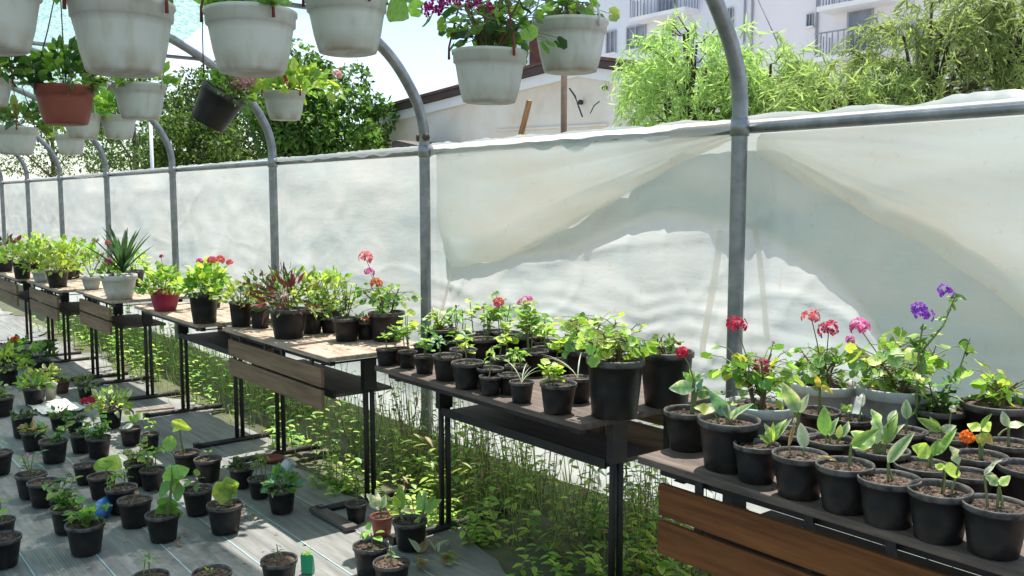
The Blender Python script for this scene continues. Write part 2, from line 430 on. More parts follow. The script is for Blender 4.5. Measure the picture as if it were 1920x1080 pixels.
class MB:
    def __init__(s):
        s.v, s.f = [], []
    def add(s, v, f):
        n = len(s.v)
        s.v += [tuple(x) for x in v]
        s.f += [tuple(i + n for i in q) for q in f]
        return s
    def box(s, x0, x1, y0, y1, z0, z1):
        v = [(x0, y0, z0), (x1, y0, z0), (x1, y1, z0), (x0, y1, z0), (x0, y0, z1), (x1, y0, z1), (x1, y1, z1), (x0, y1, z1)]
        return s.add(v, [(3, 2, 1, 0), (4, 5, 6, 7), (0, 1, 5, 4), (1, 2, 6, 5), (2, 3, 7, 6), (3, 0, 4, 7)])
    def tube(s, pts, r, n=8, cap=True):
        pts = [Vector(p) for p in pts]
        rs = r if isinstance(r, (list, tuple)) else [r] * len(pts)
        V = []
        ref = None
        for i, p in enumerate(pts):
            d = (pts[min(i + 1, len(pts) - 1)] - pts[max(i - 1, 0)])
            d = d.normalized() if d.length > 1e-9 else Vector((0, 0, 1))
            if ref is None:
                ref = Vector((0, 0, 1)) if abs(d.z) < 0.9 else Vector((1, 0, 0))
            a = d.cross(ref)
            if a.length < 1e-6:
                a = d.orthogonal()
            a.normalize()
            b = d.cross(a).normalized()
            ref = -b if False else ref
            for k in range(n):
                t = 2 * math.pi * k / n
                V.append(p + (a * math.cos(t) + b * math.sin(t)) * rs[i])
        Fs = []
        for i in range(len(pts) - 1):
            for k in range(n):
                k2 = (k + 1) % n
                Fs.append((i * n + k, i * n + k2, (i + 1) * n + k2, (i + 1) * n + k))
        if cap:
            Fs.append(tuple(range(n - 1, -1, -1)))
            Fs.append(tuple((len(pts) - 1) * n + k for k in range(n)))
        return s.add(V, Fs)
    def lathe(s, prof, n=24, squash=None):
        V, Fs = [], []
        for (r, z) in prof:
            for k in range(n):
                t = 2 * math.pi * k / n
                V.append((r * math.cos(t), r * math.sin(t), z))
        for i in range(len(prof) - 1):
            for k in range(n):
                k2 = (k + 1) % n
                Fs.append((i * n + k, i * n + k2, (i + 1) * n + k2, (i + 1) * n + k))
        Fs.append(tuple(range(n - 1, -1, -1)))
        return s.add(V, Fs)
    def build(s, name, mat, parent=None, loc=None, smooth=False):
        return mesh_obj(name, s.v, s.f, mat, parent, loc, smooth)
    def mesh(s, name, mat, smooth=False):
        return mesh_obj(name, s.v, s.f, mat, smooth=smooth, link=False)
def bevel_mod(o, w, seg=2):
    b = o.modifiers.new('bevel', 'BEVEL')
    b.width = w; b.segments = seg; b.limit_method = 'ANGLE'
    return o

# ------------------------------------------------------------------ leaf templates (unit length along +Y, width along X, normal +Z)
def tpl_round():
    V = [(0, 0.5, -0.10)]
    n = 14
    for k in range(n):
        a = -math.pi / 2 + 2 * math.pi * (k + 0.5) / n
        r = 0.5 * (1.0 + 0.06 * (-1) ** k)
        V.append((r * math.cos(a) * 1.05, 0.5 + r * math.sin(a), 0.05 + 0.05 * math.sin(3 * a)))
    V[1] = (V[1][0] * 0.5, 0.18, -0.02); V[n] = (V[n][0] * 0.5, 0.18, -0.02)
    Fs = [(0, 1 + k, 1 + (k + 1) % n) for k in range(n - 1)]
    w = np.array([0.0] + [1.0] * n)
    return np.array(V), Fs, w
def tpl_ovate(width=0.55, bend=0.18, n=6, fold=0.10, sharp=1.0, wave=0.0, side=0.0):
    V, Fs, W = [], [], []
    for i in range(n + 1):
        t = i / n
        w = width * 0.5 * (math.sin(math.pi * min(1, t ** 0.75 * 1.0)) ** (0.8 * sharp)) if 0 < t < 1 else 0.008
        zc = -bend * t * t
        y = t * (1 - 0.12 * bend * t)
        sx = side * t * t
        V += [(-w + sx, y, zc + fold * w * 2 + wave * w * math.sin(t * 11)), (sx, y, zc), (w + sx, y, zc + fold * w * 2 + wave * w * math.sin(t * 9 + 2))]
        W += [1, 0, 1]
    for i in range(n):
        a = i * 3
        Fs += [(a, a + 1, a + 4, a + 3), (a + 1, a + 2, a + 5, a + 4)]
    return np.array(V), Fs, np.array(W, float)
def tpl_sword(width=0.09, bend=0.25, n=6):
    V, Fs, W = [], [], []
    for i in range(n + 1):
        t = i / n
        w = width * 0.5 * (0.75 + 0.6 * t) * (1 - t ** 3) + 0.002
        zc = -bend * t ** 2.2
        V += [(-w, t, zc + w * 0.5), (0, t, zc), (w, t, zc + w * 0.5)]
        W += [1, 0, 1]
    for i in range(n):
        a = i * 3
        Fs += [(a, a + 1, a + 4, a + 3), (a + 1, a + 2, a + 5, a + 4)]
    return np.array(V), Fs, np.array(W, float)
def tpl_diamond():
    V = [(0, 0, 0), (-0.28, 0.45, 0.05), (0, 0.5, -0.03), (0.28, 0.45, 0.05), (0, 1, -0.08)]
    return np.array(V), [(0, 2, 1), (0, 3, 2), (1, 2, 4), (2, 3, 4)], np.array([0, 1, 0, 1, 1.0])
def tpl_narrow():
    V = [(0, 0, 0), (-0.055, 0.35, 0.0), (0.055, 0.35, 0.0), (-0.045, 0.7, -0.06), (0.045, 0.7, -0.06), (0, 1, -0.18)]
    return np.array(V), [(0, 2, 1), (1, 2, 4, 3), (3, 4, 5)], np.array([0, 1, 1, 1, 1, 1.0])
TPL = {'round': tpl_round(), 'ovate': tpl_ovate(), 'wide': tpl_ovate(0.75, 0.15), 'hosta': tpl_ovate(0.46, 0.16, 8, 0.16), 'lance': tpl_ovate(0.24, 0.3), 'sword': tpl_sword(0.10, 0.10), 'blade': tpl_sword(0.028, 0.6, 7),
       'diamond': tpl_diamond(), 'narrow': tpl_narrow()}
for nm_, (w_, b_, n_, f_) in {'ovate': (0.55, 0.18, 6, 0.10), 'wide': (0.75, 0.15, 7, 0.10), 'hosta': (0.46, 0.16, 8, 0.16), 'lance': (0.24, 0.3, 6, 0.10)}.items():
    TPL[nm_ + '_b'] = tpl_ovate(w_ * 0.92, b_ + 0.28, n_, f_ + 0.08, 1.0, 0.35, 0.10)
    TPL[nm_ + '_c'] = tpl_ovate(w_ * 1.05, b_ - 0.22, n_, f_ - 0.03, 1.0, 0.5, -0.12)
def variant(shape):
    return shape + random.choice(('', '_b', '_c')) if shape + '_b' in TPL else shape
PAL = {  # centre colour, edge colour
    'mid': ((0.085, 0.20, 0.028), (0.10, 0.22, 0.03)), 'light': ((0.17, 0.31, 0.045), (0.22, 0.36, 0.06)),
    'lime': ((0.32, 0.43, 0.06), (0.42, 0.50, 0.09)), 'dark': ((0.035, 0.10, 0.022), (0.05, 0.12, 0.03)),
    'var': ((0.12, 0.27, 0.075), (0.50, 0.56, 0.34)), 'pale': ((0.30, 0.42, 0.20), (0.60, 0.64, 0.46)), 'red': ((0.17, 0.018, 0.035), (0.26, 0.05, 0.06)),
    'blue': ((0.09, 0.21, 0.12), (0.13, 0.27, 0.16)), 'olive': ((0.12, 0.16, 0.04), (0.17, 0.20, 0.05)), 'dry': ((0.30, 0.20, 0.08), (0.42, 0.30, 0.14)),
    'yellow': ((0.45, 0.36, 0.04), (0.55, 0.42, 0.06)), 'yucca': ((0.035, 0.085, 0.035), (0.06, 0.12, 0.05)), 'white': ((0.5, 0.55, 0.42), (0.62, 0.64, 0.55)), 'zonal': ((0.07, 0.14, 0.025), (0.16, 0.29, 0.045)),
}
PAL = {k: tuple(tuple(min(0.7, c * (1.35 if k not in ('red', 'yucca', 'dark') else 1.0)) for c in q) for q in v) for k, v in PAL.items()}
_leaf_cache = {}
def leaf_mesh(shape, pal):
    if (shape, pal) not in _leaf_cache:
        V, Fs, W = TPL[shape]
        c, e = np.array(PAL[pal][0]), np.array(PAL[pal][1])
        t = c[None] * (1 - W[:, None]) + e[None] * W[:, None]
        _leaf_cache[(shape, pal)] = mesh_obj('leaf', V, Fs, 'leaf', smooth=True, tint=t, link=False)
    return _leaf_cache[(shape, pal)]
def leaf_matrix(p, direction, normal, length, wid=1.0):
    y = Vector(direction).normalized()
    z = Vector(normal)
    z = z - y * z.dot(y)
    if z.length < 1e-4:
        z = y.orthogonal()
    z.normalize()
    x = y.cross(z)
    M = Matrix((x * length * wid, y * length, z * length)).transposed().to_4x4()
    M.translation = Vector(p)
    return M

def merge_leaves(name, leaves, mat, parent=None, loc=None, kind='stuff', jitter=0.22):
    Vs, Fs, Ts, n = [], [], [], 0
    for shape, pal, M in leaves:
        V, f, W = TPL[shape]
        A = np.array(M)
        Vs.append(V @ A[:3, :3].T + A[:3, 3])
        c, e = np.array(PAL[pal][0]), np.array(PAL[pal][1])
        k = 1 + random.uniform(-jitter, jitter)
        Ts.append((c[None] * (1 - W[:, None]) + e[None] * W[:, None]) * k)
        Fs += [tuple(i + n for i in q) for q in f]
        n += len(V)
    o = mesh_obj(name, np.concatenate(Vs), Fs, mat, parent, loc, True, np.concatenate(Ts))
    if kind:
        o['kind'] = kind
    return o

# ------------------------------------------------------------------ flowers
_fl_cache = {}
FCOL = {'red': (0.70, 0.03, 0.06), 'crimson': (0.55, 0.04, 0.12), 'pink': (0.82, 0.16, 0.46), 'salmon': (0.85, 0.20, 0.22), 'magenta': (0.52, 0.015, 0.22), 'purple': (0.33, 0.07, 0.66), 'orange': (0.85, 0.20, 0.02), 'blush': (0.80, 0.45, 0.45), 'scarlet': (0.70, 0.03, 0.01)}
def flower_mesh(c, n=16, loose=0.0, seed=0):
    key = (c, n, loose, seed)
    if key in _fl_cache:
        return _fl_cache[key]
    rnd = random.Random(seed * 31 + n)
    V, Fs, T = [], [], []
    base = np.array(FCOL[c])
    for k in range(n):
        a = 2.399963 * k
        zz = 1 - 1.35 * (k + 0.5) / n
        rr = math.sqrt(max(0, 1 - zz * zz))
        d = Vector((rr * math.cos(a), rr * math.sin(a), zz))
        cpos = d * (0.36 + loose * rnd.random() * 0.3)
        u = d.orthogonal().normalized(); w = d.cross(u)
        for q in range(5):
            b = 2 * math.pi * q / 5 + rnd.random() * 0.4
            e = u * math.cos(b) + w * math.sin(b)
            s = e.cross(d)
            L = 0.23 * rnd.uniform(0.7, 1.3)
            i0 = len(V)
            for pnt in (cpos, cpos + e * L * 0.7 + s * L * 0.42 + d * 0.05, cpos + e * L + d * rnd.uniform(-0.02, 0.07), cpos + e * L * 0.7 - s * L * 0.42 + d * 0.05):
                V.append(tuple(pnt))
            Fs.append((i0, i0 + 1, i0 + 2, i0 + 3))
            kk = rnd.uniform(0.6, 1.25)
            T += [base * 0.6 * kk] + [base * kk] * 3
    me = mesh_obj('flower_head', V, Fs, 'petal', tint=np.array(T), link=False)
    _fl_cache[key] = me
    return me

# ------------------------------------------------------------------ setting: ground, cloth
g = mesh_obj('ground', [(-500, -500, -0.012), (500, -500, -0.012), (500, 500, -0.012), (-500, 500, -0.012)], [(0, 1, 2, 3)], 'earth')
g['kind'] = 'structure'
yd = mesh_obj('bounce_ground', [(-60, 3.9, -0.006), (60, 3.9, -0.006), (60, 75, -0.006), (-60, 75, -0.006)], [(0, 1, 2, 3)], 'bounce_pale')  # pale ground added to bounce sunlight onto facades, shed and film
yd['kind'] = 'structure'
def cloth():
    xs = np.arange(-20, 3.01, 0.10)
    ys = np.concatenate([np.arange(-3.0, 1.6, 0.25), np.arange(1.6, 2.16, 0.06)])
    V = []
    for x in xs:
        for j, y in enumerate(ys):
            yy = y
            if y > 2.0:
                yy += (y - 2.0) * (1.2 * noise.noise(Vector((x * 1.1, 3.1, 0))) + 0.8 * noise.noise(Vector((x * 4.1, 7.7, 0))))
            z = 0.004 + 0.010 * max(0, noise.noise(Vector((x * 0.9, y * 3.0, 1.3)))) + 0.004 * max(0, noise.noise(Vector((x * 3, y * 7, 5))))
            V.append((x, yy, z))
    ny = len(ys)
    Fs = [(i * ny + j, (i + 1) * ny + j, (i + 1) * ny + j + 1, i * ny + j + 1) for i in range(len(xs) - 1) for j in range(ny - 1)]
    o = mesh_obj('floor_cloth', V, Fs, 'ground_cloth', smooth=True)
    o['kind'] = 'structure'
    # coloured marker threads woven into the cloth, lying on it
    m = MB()
    for y0 in np.arange(-1.5, 2.0, 0.24):
        for i in range(len(xs) - 1):
            pts = []
            for x in (xs[i], xs[i + 1]):
                z = 0.0065 + 0.010 * max(0, noise.noise(Vector((x * 0.9, y0 * 3.0, 1.3)))) + 0.004 * max(0, noise.noise(Vector((x * 3, y0 * 7, 5))))
                pts.append((x, z))
            (xa, za), (xb, zb) = pts
            m.add([(xa, y0 - .003, za), (xb, y0 - .003, zb), (xb, y0 + .003, zb), (xa, y0 + .003, za)], [(0, 1, 2, 3)])
    t = m.build('marker_threads', 'thread', o)
    t['kind'] = 'stuff'
cloth()

# ------------------------------------------------------------------ tunnel frame
POSTX = [-2.19, -4.377, -6.445, -8.70, -10.96, -13.2, -15.3, -17.4]
YP = 2.85
PROF = [(2.85, -0.05), (2.85, 0.9), (2.85, 1.70), (2.846, 1.84), (2.82, 1.95), (2.765, 2.06), (2.667, 2.195), (2.55, 2.30), (2.33, 2.45), (2.0, 2.61), (1.5, 2.78), (1.0, 2.90), (0.5, 2.97), (0, 3.0)]
def catmull(P, k=4):
    P = [Vector((*p, 0)) for p in P]
    out = []
    for i in range(len(P) - 1):
        p0, p1, p2, p3 = P[max(i - 1, 0)], P[i], P[i + 1], P[min(i + 2, len(P) - 1)]
        for q in range(k):
            t = q / k
            out.append(0.5 * ((2 * p1) + (p2 - p0) * t + (2 * p0 - 5 * p1 + 4 * p2 - p3) * t * t + (3 * p1 - p0 - 3 * p2 + p3) * t ** 3))
    out.append(P[-1])
    return [(v.x, v.y) for v in out]
HOOP = catmull(PROF)
HOOPF = HOOP + [(-y, z) for (y, z) in reversed(HOOP[:-1])]
def roof_z(y):
    y = abs(y)
    for (y0, z0), (y1, z1) in zip(HOOP[12:], HOOP[13:]):
        if y1 <= y <= y0 and y0 > y1:
            return z0 + (z1 - z0) * (y0 - y) / (y0 - y1)
    return 3.0
ORD = ['nearest', 'second', 'third', 'fourth', 'fifth', 'sixth', 'seventh', 'farthest']
TIE_Z = 2.43
for i, x in enumerate(POSTX):
    h = empty('tunnel_hoop', (x, YP, 0), ('grey steel tunnel hoop, the %s upright, curving overhead' % ORD[i]) if i not in (0, 7) else ('thick grey steel hoop standing behind the variegated seedlings, nearest upright' if i == 0 else 'thin grey steel hoop at the picture edge, farthest upright'), 'hoop', 'steel hoops of the tunnel')
    MB().tube([(0, y - YP, z) for (y, z) in HOOPF], 0.0305, 12).build('bent_pipe', 'steel', h, smooth=True)
    MB().tube([(0, 0, 1.69), (0, 0, 1.755)], 0.036, 12).build('clamp', 'steel', h, smooth=True)
    if i == 1:
        MB().tube([(0.02, 0.0, 1.80), (0.045, -0.02, 1.80)], 0.022, 8).build('bolt', 'rusty_steel', h, smooth=True)
        MB().tube([(-0.02, 0.0, 1.80), (-0.045, -0.02, 1.80)], 0.022, 8).build('bolt', 'rusty_steel', h, smooth=True)
    if i < 4:
        MB().tube([(0, -2.37 - YP, TIE_Z), (0, 2.37 - YP, TIE_Z)], 0.013, 8).build('cross_tie', 'steel', h, smooth=True)
MB().tube([(-20, 2.905, 1.725), (-8.7, 2.905, 1.728), (-2.19, 2.905, 1.722), (0.6, 2.905, 1.722)], 0.021, 10).build('side_rail', 'steel', smooth=True)
tag(bpy.data.objects['side_rail'], 'long grey steel pipe along the top of the plastic side wall', 'rail')
# ridge purlins
for y in (1.2,):
    pass

# ------------------------------------------------------------------ shade net
def net():
    xs = np.arange(-19, 0.8, 0.16)
    ys = np.arange(-2.0, 2.21, 0.14)
    V = []
    for x in xs:
        for y in ys:
            dxp = min(abs(x - p) for p in POSTX)
            sag = -0.035 * min(1, dxp) + 0.02 * noise.noise(Vector((x, y * 2, 4)))
            ye = y
            if y > 2.1:
                ye = y + 0.06 * noise.noise(Vector((x * 1.3, 0, 9))) - 0.05 * min(1, dxp)
            V.append((x, ye, roof_z(ye) + 0.04 + sag))
    ny = len(ys)
    Fs = [(i * ny + j, (i + 1) * ny + j, (i + 1) * ny + j + 1, i * ny + j + 1) for i in range(len(xs) - 1) for j in range(ny - 1)]
    o = mesh_obj('shade_net', V, Fs, 'shade_net', smooth=True)
    tag(o, 'pale turquoise mesh shade net stretched over the tunnel roof', 'shade net')
net()

# ------------------------------------------------------------------ plastic side wall
def nz(x, y, z=0.0):
    return noise.noise(Vector((x, y, z)))
def wall_disp(x, z):
    dp = min(abs(x - p) for p in POSTX + [0.05])
    d = 0.05 * math.sin(min(1, dp / 1.1) * math.pi / 2) * (0.6 + 0.8 * nz(x * 0.9, z * 0.7, 1))   # billow between posts
    d += 0.016 * nz(x * 2.2, z * 3.1, 3) + 0.008 * nz(x * 5 + z * 2, z * 7, 6)
    # fine horizontal crinkles on the lower half
    low = max(0.0, min(1.0, (1.15 - z) / 0.4))
    low *= 1.0 if x > -4.3 else 0.3 + 0.5 * max(0, nz(x * 0.8, z, 70))
    warp = z * 85 + 5.0 * nz(x * 1.6, z * 2.0, 8) + 4.0 * nz(x * 4.5, z * 5, 12)
    d += low * 0.0065 * math.sin(warp) * max(0.12, 0.45 + 0.9 * nz(x * 2.4, z * 2.6, 15))
    d += low * 0.010 * nz(x * 9, z * 13, 17)
    # long slanting creases in the other bays
    if x < -4.3:
        d += 0.012 * max(0, nz(x * 0.9, z * 0.6, 72)) * math.sin(x * 16 + z * 11 + 3 * nz(x * 1.5, z * 1.5, 74))
    # sharp random crease lines
    c1 = abs(nz(x * 1.1 + z * 0.9, z * 1.7 - x * 0.3, 80))
    c2 = abs(nz(x * 2.3 - z * 1.4, z * 2.2, 84))
    kq = 1.0 if x > -4.3 else 0.45
    d += kq * (0.010 * max(0, 1 - c1 * 11) ** 2 + 0.006 * max(0, 1 - c2 * 9) ** 2)
    # vertical pleats pulled towards the hoops
    d += 0.0045 * math.exp(-(dp / 0.22) ** 2) * math.sin(x * 70 + 3 * nz(x, z * 2, 20))
    # hanging creases in the far bays
    if x < -8.5:
        d += 0.016 * math.sin(x * 9 + z * 3 + 2 * nz(x, z, 30)) * max(0, nz(x * 0.8, 2.2, 33) + 0.3)
    return d
def wall():
    xs = np.concatenate([np.arange(-20, -8.8, 0.07), np.arange(-8.8, -4.4, 0.035), np.arange(-4.4, 0.75, 0.022)])
    zs = np.concatenate([np.arange(-0.02, 0.55, 0.04), np.arange(0.55, 1.25, 0.015), np.arange(1.25, 1.70, 0.03), [1.725]])
    V = []
    nrow = 0
    for x in xs:
        dp = min(abs(x - p) for p in POSTX)
        rows = []
        for z in zs:
            top = max(0, (z - 1.55) / 0.175)
            yy = 2.935 + max(-0.03, wall_disp(x, z)) * (1 - top)
            if z < 0.25:
                yy += 0.12 * (0.25 - z) / 0.25
            rows.append((x, yy, z))
        cover = 1.0 if -4.377 < x < -2.19 else (0.0 if x > -2.19 else 0.35)
        if x < -6.445:
            cover = max(0.0, nz(x * 0.55, 3.0, 40) * 1.5)
        r = 0.026 + 0.006 * abs(nz(x * 7, 1, 2))
        for a in (20, 55, 90):
            rows.append((x, 2.905 + r * math.cos(math.radians(a)), 1.724 + (r + 0.006 + (0.045 if x > -4.4 else 0.016) * abs(nz(x * 2.6, 0, a * 0.02)) + 0.012 * abs(nz(x * 11, 0, a))) * math.sin(math.radians(a))))
        hang = 0.06 * cover * (0.4 + 1.3 * abs(nz(x * 4, 2, 2)))
        rows.append((x, 2.905 - r * (0.3 + 0.6 * min(1, cover * 3)), 1.724 + r * (1.05 - 0.45 * min(1, cover * 3)) - hang * 0.2))
        rows.append((x, 2.905 - r * (0.5 + 0.8 * min(1, cover * 3)), 1.724 + r * (1.0 - 0.4 * min(1, cover * 3)) - hang))
        nrow = len(rows)
        V += rows
    Fs = [(i * nrow + j, (i + 1) * nrow + j, (i + 1) * nrow + j + 1, i * nrow + j + 1) for i in range(len(xs) - 1) for j in range(nrow - 1)]
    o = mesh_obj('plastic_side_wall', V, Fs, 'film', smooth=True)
    tag(o, 'long translucent white plastic film wall hanging from the side rail', 'plastic film')
wall()

def interp(pts, x):
    if x <= pts[0][0]: return pts[0][1]
    for (a, b), (c, d) in zip(pts, pts[1:]):
        if a <= x <= c:
            t = (x - a) / (c - a)
            return b + (d - b) * t
    return pts[-1][1]
def edge_curve(pix, y):
    P = [at(px, py, 'y', y) for px, py in pix]
    return [(p.x, p.z) for p in P]
# upper flap gathered at the nearest hoop, sagging towards the second hoop
FLAP_L = edge_curve([(806, 330), (815, 400), (833, 470), (850, 503), (940, 487), (1017, 457), (1073, 423), (1147, 380), (1250, 320), (1330, 280), (1392, 256)], 2.90)
FLAP_R = edge_curve([(1396, 262), (1410, 292), (1450, 315), (1560, 375), (1660, 420), (1740, 462), (1830, 520), (1920, 592), (2010, 660)], 2.90)
HUMP = edge_curve([(846, 512), (960, 482), (1060, 470), (1130, 440), (1210, 405), (1290, 402), (1370, 428), (1430, 430), (1500, 480), (1560, 510), (1600, 545), (1650, 620), (1690, 700), (1720, 790)], 2.96)
def flap(name, curve, x0, x1, gx, gz, label, ripple, seed, over=True):
    xs = np.linspace(x0, x1, 90)
    nt = 34
    V = []
    for x in xs:
        zb = interp(curve, x)
        for j in range(nt + 1):
            t = j / nt
            z = 1.755 + (zb - 1.755) * t
            dx, dz = x - gx, z - gz
            ang = math.atan2(dz, dx)
            rad = math.hypot(dx, dz)
            f = ripple * min(1, rad * 1.6) * (math.sin(ang * 26 + 1.8 * nz(rad * 1.2, ang * 3, seed)) * (0.35 + 0.65 * abs(nz(ang * 5, rad, seed + 3))))
            f += 0.012 * nz(x * 2.5, z * 3, seed + 7)
            dp = min(abs(x - p) for p in POSTX)
            y = 2.922 - 0.016 - 0.4 * abs(f) * min(1, dp / 0.15) - 0.03 * math.sin(math.pi * min(1, t * 1.05)) * min(1, dp / 0.5)
            if over and t < 0.14:
                q = t / 0.14
                y = 2.872 + (y - 2.872) * q
            if not over:
                z = 1.70 + (zb - 1.70) * t
                q = min(1, t / 0.2)
                y = 2.931 + (y - 2.931) * q
            z += 0.004 * math.sin(x * 23 + seed) * (t > 0.95)
            V.append((x, y, z))
    n1 = nt + 1
    Fs = [(i * n1 + j, (i + 1) * n1 + j, (i + 1) * n1 + j + 1, i * n1 + j + 1) for i in range(len(xs) - 1) for j in range(nt)]
    o = mesh_obj(name, V, Fs, 'film_warm', smooth=True)
    tag(o, label, 'plastic film')
flap('film_flap', FLAP_L, -4.33, -2.23, -2.16, 1.72, 'creamy sagging flap of plastic film with diagonal folds between the two nearest hoops', 0.12, 3)
flap('film_flap', FLAP_R, -2.15, -0.2, -2.22, 1.75, 'yellowed flap of plastic film spreading right from the nearest hoop', 0.085, 11, False)
def dark_band():  # sheet added for the shaded band, outlined to darken the wall there
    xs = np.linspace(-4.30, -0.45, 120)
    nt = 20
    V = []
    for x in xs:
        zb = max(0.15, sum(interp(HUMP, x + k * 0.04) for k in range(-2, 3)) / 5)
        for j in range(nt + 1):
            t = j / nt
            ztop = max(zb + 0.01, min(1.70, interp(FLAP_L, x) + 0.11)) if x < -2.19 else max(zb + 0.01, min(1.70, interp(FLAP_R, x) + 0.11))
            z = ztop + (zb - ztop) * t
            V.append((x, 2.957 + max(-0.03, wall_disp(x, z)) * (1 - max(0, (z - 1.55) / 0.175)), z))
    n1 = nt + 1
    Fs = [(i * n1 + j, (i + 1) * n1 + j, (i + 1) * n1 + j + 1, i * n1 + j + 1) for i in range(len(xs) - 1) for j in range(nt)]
    o = mesh_obj('dark_band_sheet', V, Fs, 'film_dark_band', smooth=True)
    tag(o, 'plastic sheet added behind the wall to darken it into a grey diagonal band', 'plastic film')
dark_band()
# strips added for the shadow-like streaks beside the nearest hoop; the tail is film
def strip(p0, p1, w, label):
    a, b = at(*p0, 'y', 2.915), at(*p1, 'y', 2.915)
    d = (b - a).normalized()
    s = d.cross(Vector((0, 1, 0))).normalized() * w * 0.5
    V, Fs = [], []
    n = 14
    for i in range(n + 1):
        t = i / n
        c = a.lerp(b, t) + s.normalized() * (0.004 * math.sin(t * 5))
        wob = -0.004 * abs(nz(t * 4, p0[0], 0))
        V += [c - s + Vector((0, wob, 0)), c + s + Vector((0, wob - 0.003, 0))]
    for i in range(n):
        Fs.append((2 * i, 2 * i + 1, 2 * i + 3, 2 * i + 2))
    o = mesh_obj('streak_or_tail', V, Fs, 'film_warm', smooth=True)
    tag(o, label, 'plastic strip')
strip((1352, 432), (1318, 665), 0.035, 'narrow strip added for the dark slanting streak just left of the nearest hoop')
strip((848, 500), (826, 600), 0.03, 'twisted tail of plastic film hanging right of the second hoop')
strip((1416, 425), (1442, 640), 0.028, 'narrow strip added for the dark slanting streak just right of the nearest hoop')

# ------------------------------------------------------------------ far buildings (parallel to the tunnel)
def window(parent, x0, x1, z0, z1, y, mull=1, fr='frame_grey', d=0.12):
    w = x1 - x0
    t = min(0.09, w * 0.12)
    m = MB()
    m.box(x0, x1, y - d, y + 0.05, z1 - t, z1).box(x0, x1, y - d, y + 0.05, z0, z0 + t)
    m.box(x0, x0 + t, y - d, y + 0.05, z0 + t, z1 - t).box(x1 - t, x1, y - d, y + 0.05, z0 + t, z1 - t)
    for k in range(mull):
        c = x0 + w * (k + 1) / (mull + 1)
        m.box(c - t / 2, c + t / 2, y - d, y + 0.05, z0 + t, z1 - t)
    f = m.build('window', fr, parent)
    MB().box(x0 + t, x1 - t, y - d * 0.35, y + 0.03, z0 + t, z1 - t).build('pane', 'window_glass', f)
    MB().box(x0 - 0.08, x1 + 0.08, y - d - 0.10, y - 0.003, z0 - 0.09, z0 - 0.002).build('sill', 'plaster_white', f)
    return f
def balcony(parent, x0, x1, z, y, h=1.05, dep=1.3):
    s = MB().box(x0, x1, y - dep, y - 0.01, z - 0.22, z).build('balcony', 'plaster_white', parent)
    m = MB()
    n = max(4, int((x1 - x0) / 0.28))
    for k in range(n + 1):
        xx = x0 + 0.05 + (x1 - x0 - 0.1) * k / n
        m.box(xx - 0.02, xx + 0.02, y - dep + 0.03, y - dep + 0.07, z + 0.002, z + h)
    for q in range(5):
        yy = y - dep + 0.2 + q * 0.25
        for xx in (x0 + 0.05, x1 - 0.05):
            m.box(xx - 0.02, xx + 0.02, yy - 0.02, yy + 0.02, z + 0.002, z + h)
    m.box(x0, x1, y - dep + 0.02, y - dep + 0.08, z + h + 0.002, z + h + 0.07)
    m.build('railing', 'rail_grey', s)
    door = MB().box(x0 + (x1 - x0) * 0.25, x0 + (x1 - x0) * 0.62, y - 0.06, y - 0.004, z + 0.01, z + 2.15).build('balcony_door', 'frame_grey', parent)
    MB().box(x0 + (x1 - x0) * 0.28, x0 + (x1 - x0) * 0.59, y - 0.075, y - 0.061, z + 0.12, z + 2.05).build('pane', 'window_glass', door)

YA = 42.0
def ax(px, py=120, Y=YA): return at(px, py, 'y', Y).x
def az(px, py, Y=YA): return at(px, py, 'y', Y).z
def pix_rect(px0, px1, py0, py1, Y):
    a, b = at(px0, (py0 + py1) / 2, 'y', Y), at(px1, (py0 + py1) / 2, 'y', Y)
    c = at((px0 + px1) / 2, py0, 'y', Y), at((px0 + px1) / 2, py1, 'y', Y)
    return a.x, b.x, c[1].z, c[0].z
# nearer cool-white wing
A1 = empty('apartment_block', (ax(1250), YA, 0), 'pale bluish white apartment wing with balconies behind the low shed', 'building')
def local(parent, fn, *a, **k):
    pass
def at_root(root):
    return root.location
def wing(root, px0, px1, top, mat, Y, wins, bals, pipes, dep=14):
    R = Matrix.Translation(-root.location)
    kids_before = set(bpy.data.objects)
    x0, x1 = ax(px0, 150, Y), ax(px1, 150, Y)
    w = MB().box(x0, x1, Y, Y + dep, 0, top)
    w.build('wall', mat, root)
    MB().box(x0 - 0.3, x1 + 0.3, Y - 0.5, Y + dep + 0.3, top + 0.004, top + 0.35).build('roof', 'fascia_brown', root)
    for q in wins:
        r = pix_rect(*q[:4], Y)
        window(root, r[0], r[1], r[2], r[3], Y, q[4] if len(q) > 4 else 1)
    for q in bals:
        r = pix_rect(*q, Y)
        balcony(root, r[0], r[1], r[2], Y)
    for px in pipes:
        xx = ax(px, 100, Y)
        MB().tube([(xx, Y - 0.08, 0.2), (xx, Y - 0.08, top - 0.1)], 0.055, 8).build('drainpipe', 'rail_grey', root)
    for o in set(bpy.data.objects) - kids_before:
        if o.parent == root:
            o.location = o.location - root.location
wing(A1, 1105, 1402, 17.5, 'facade_white', YA,
     [(1138, 1156, 58, 100), (1176, 1212, 48, 92), (1255, 1268, 40, 70), (1138, 1156, -60, -15), (1176, 1212, -70, -22), (1140, 1157, 165, 205), (1180, 1214, 155, 200), (1364, 1376, 15, 55), (1364, 1376, -110, -70), (1364, 1376, 140, 180), (1255, 1268, -80, -50)],
     [(1208, 1312, -60, 28), (1208, 1312, 70, 150), (1208, 1312, -190, -92)], [1396])
A2 = empty('apartment_block', (ax(1660, 120, 39.5), 39.5, 0), 'warm white apartment wing with tall blank wall behind the willow', 'building')
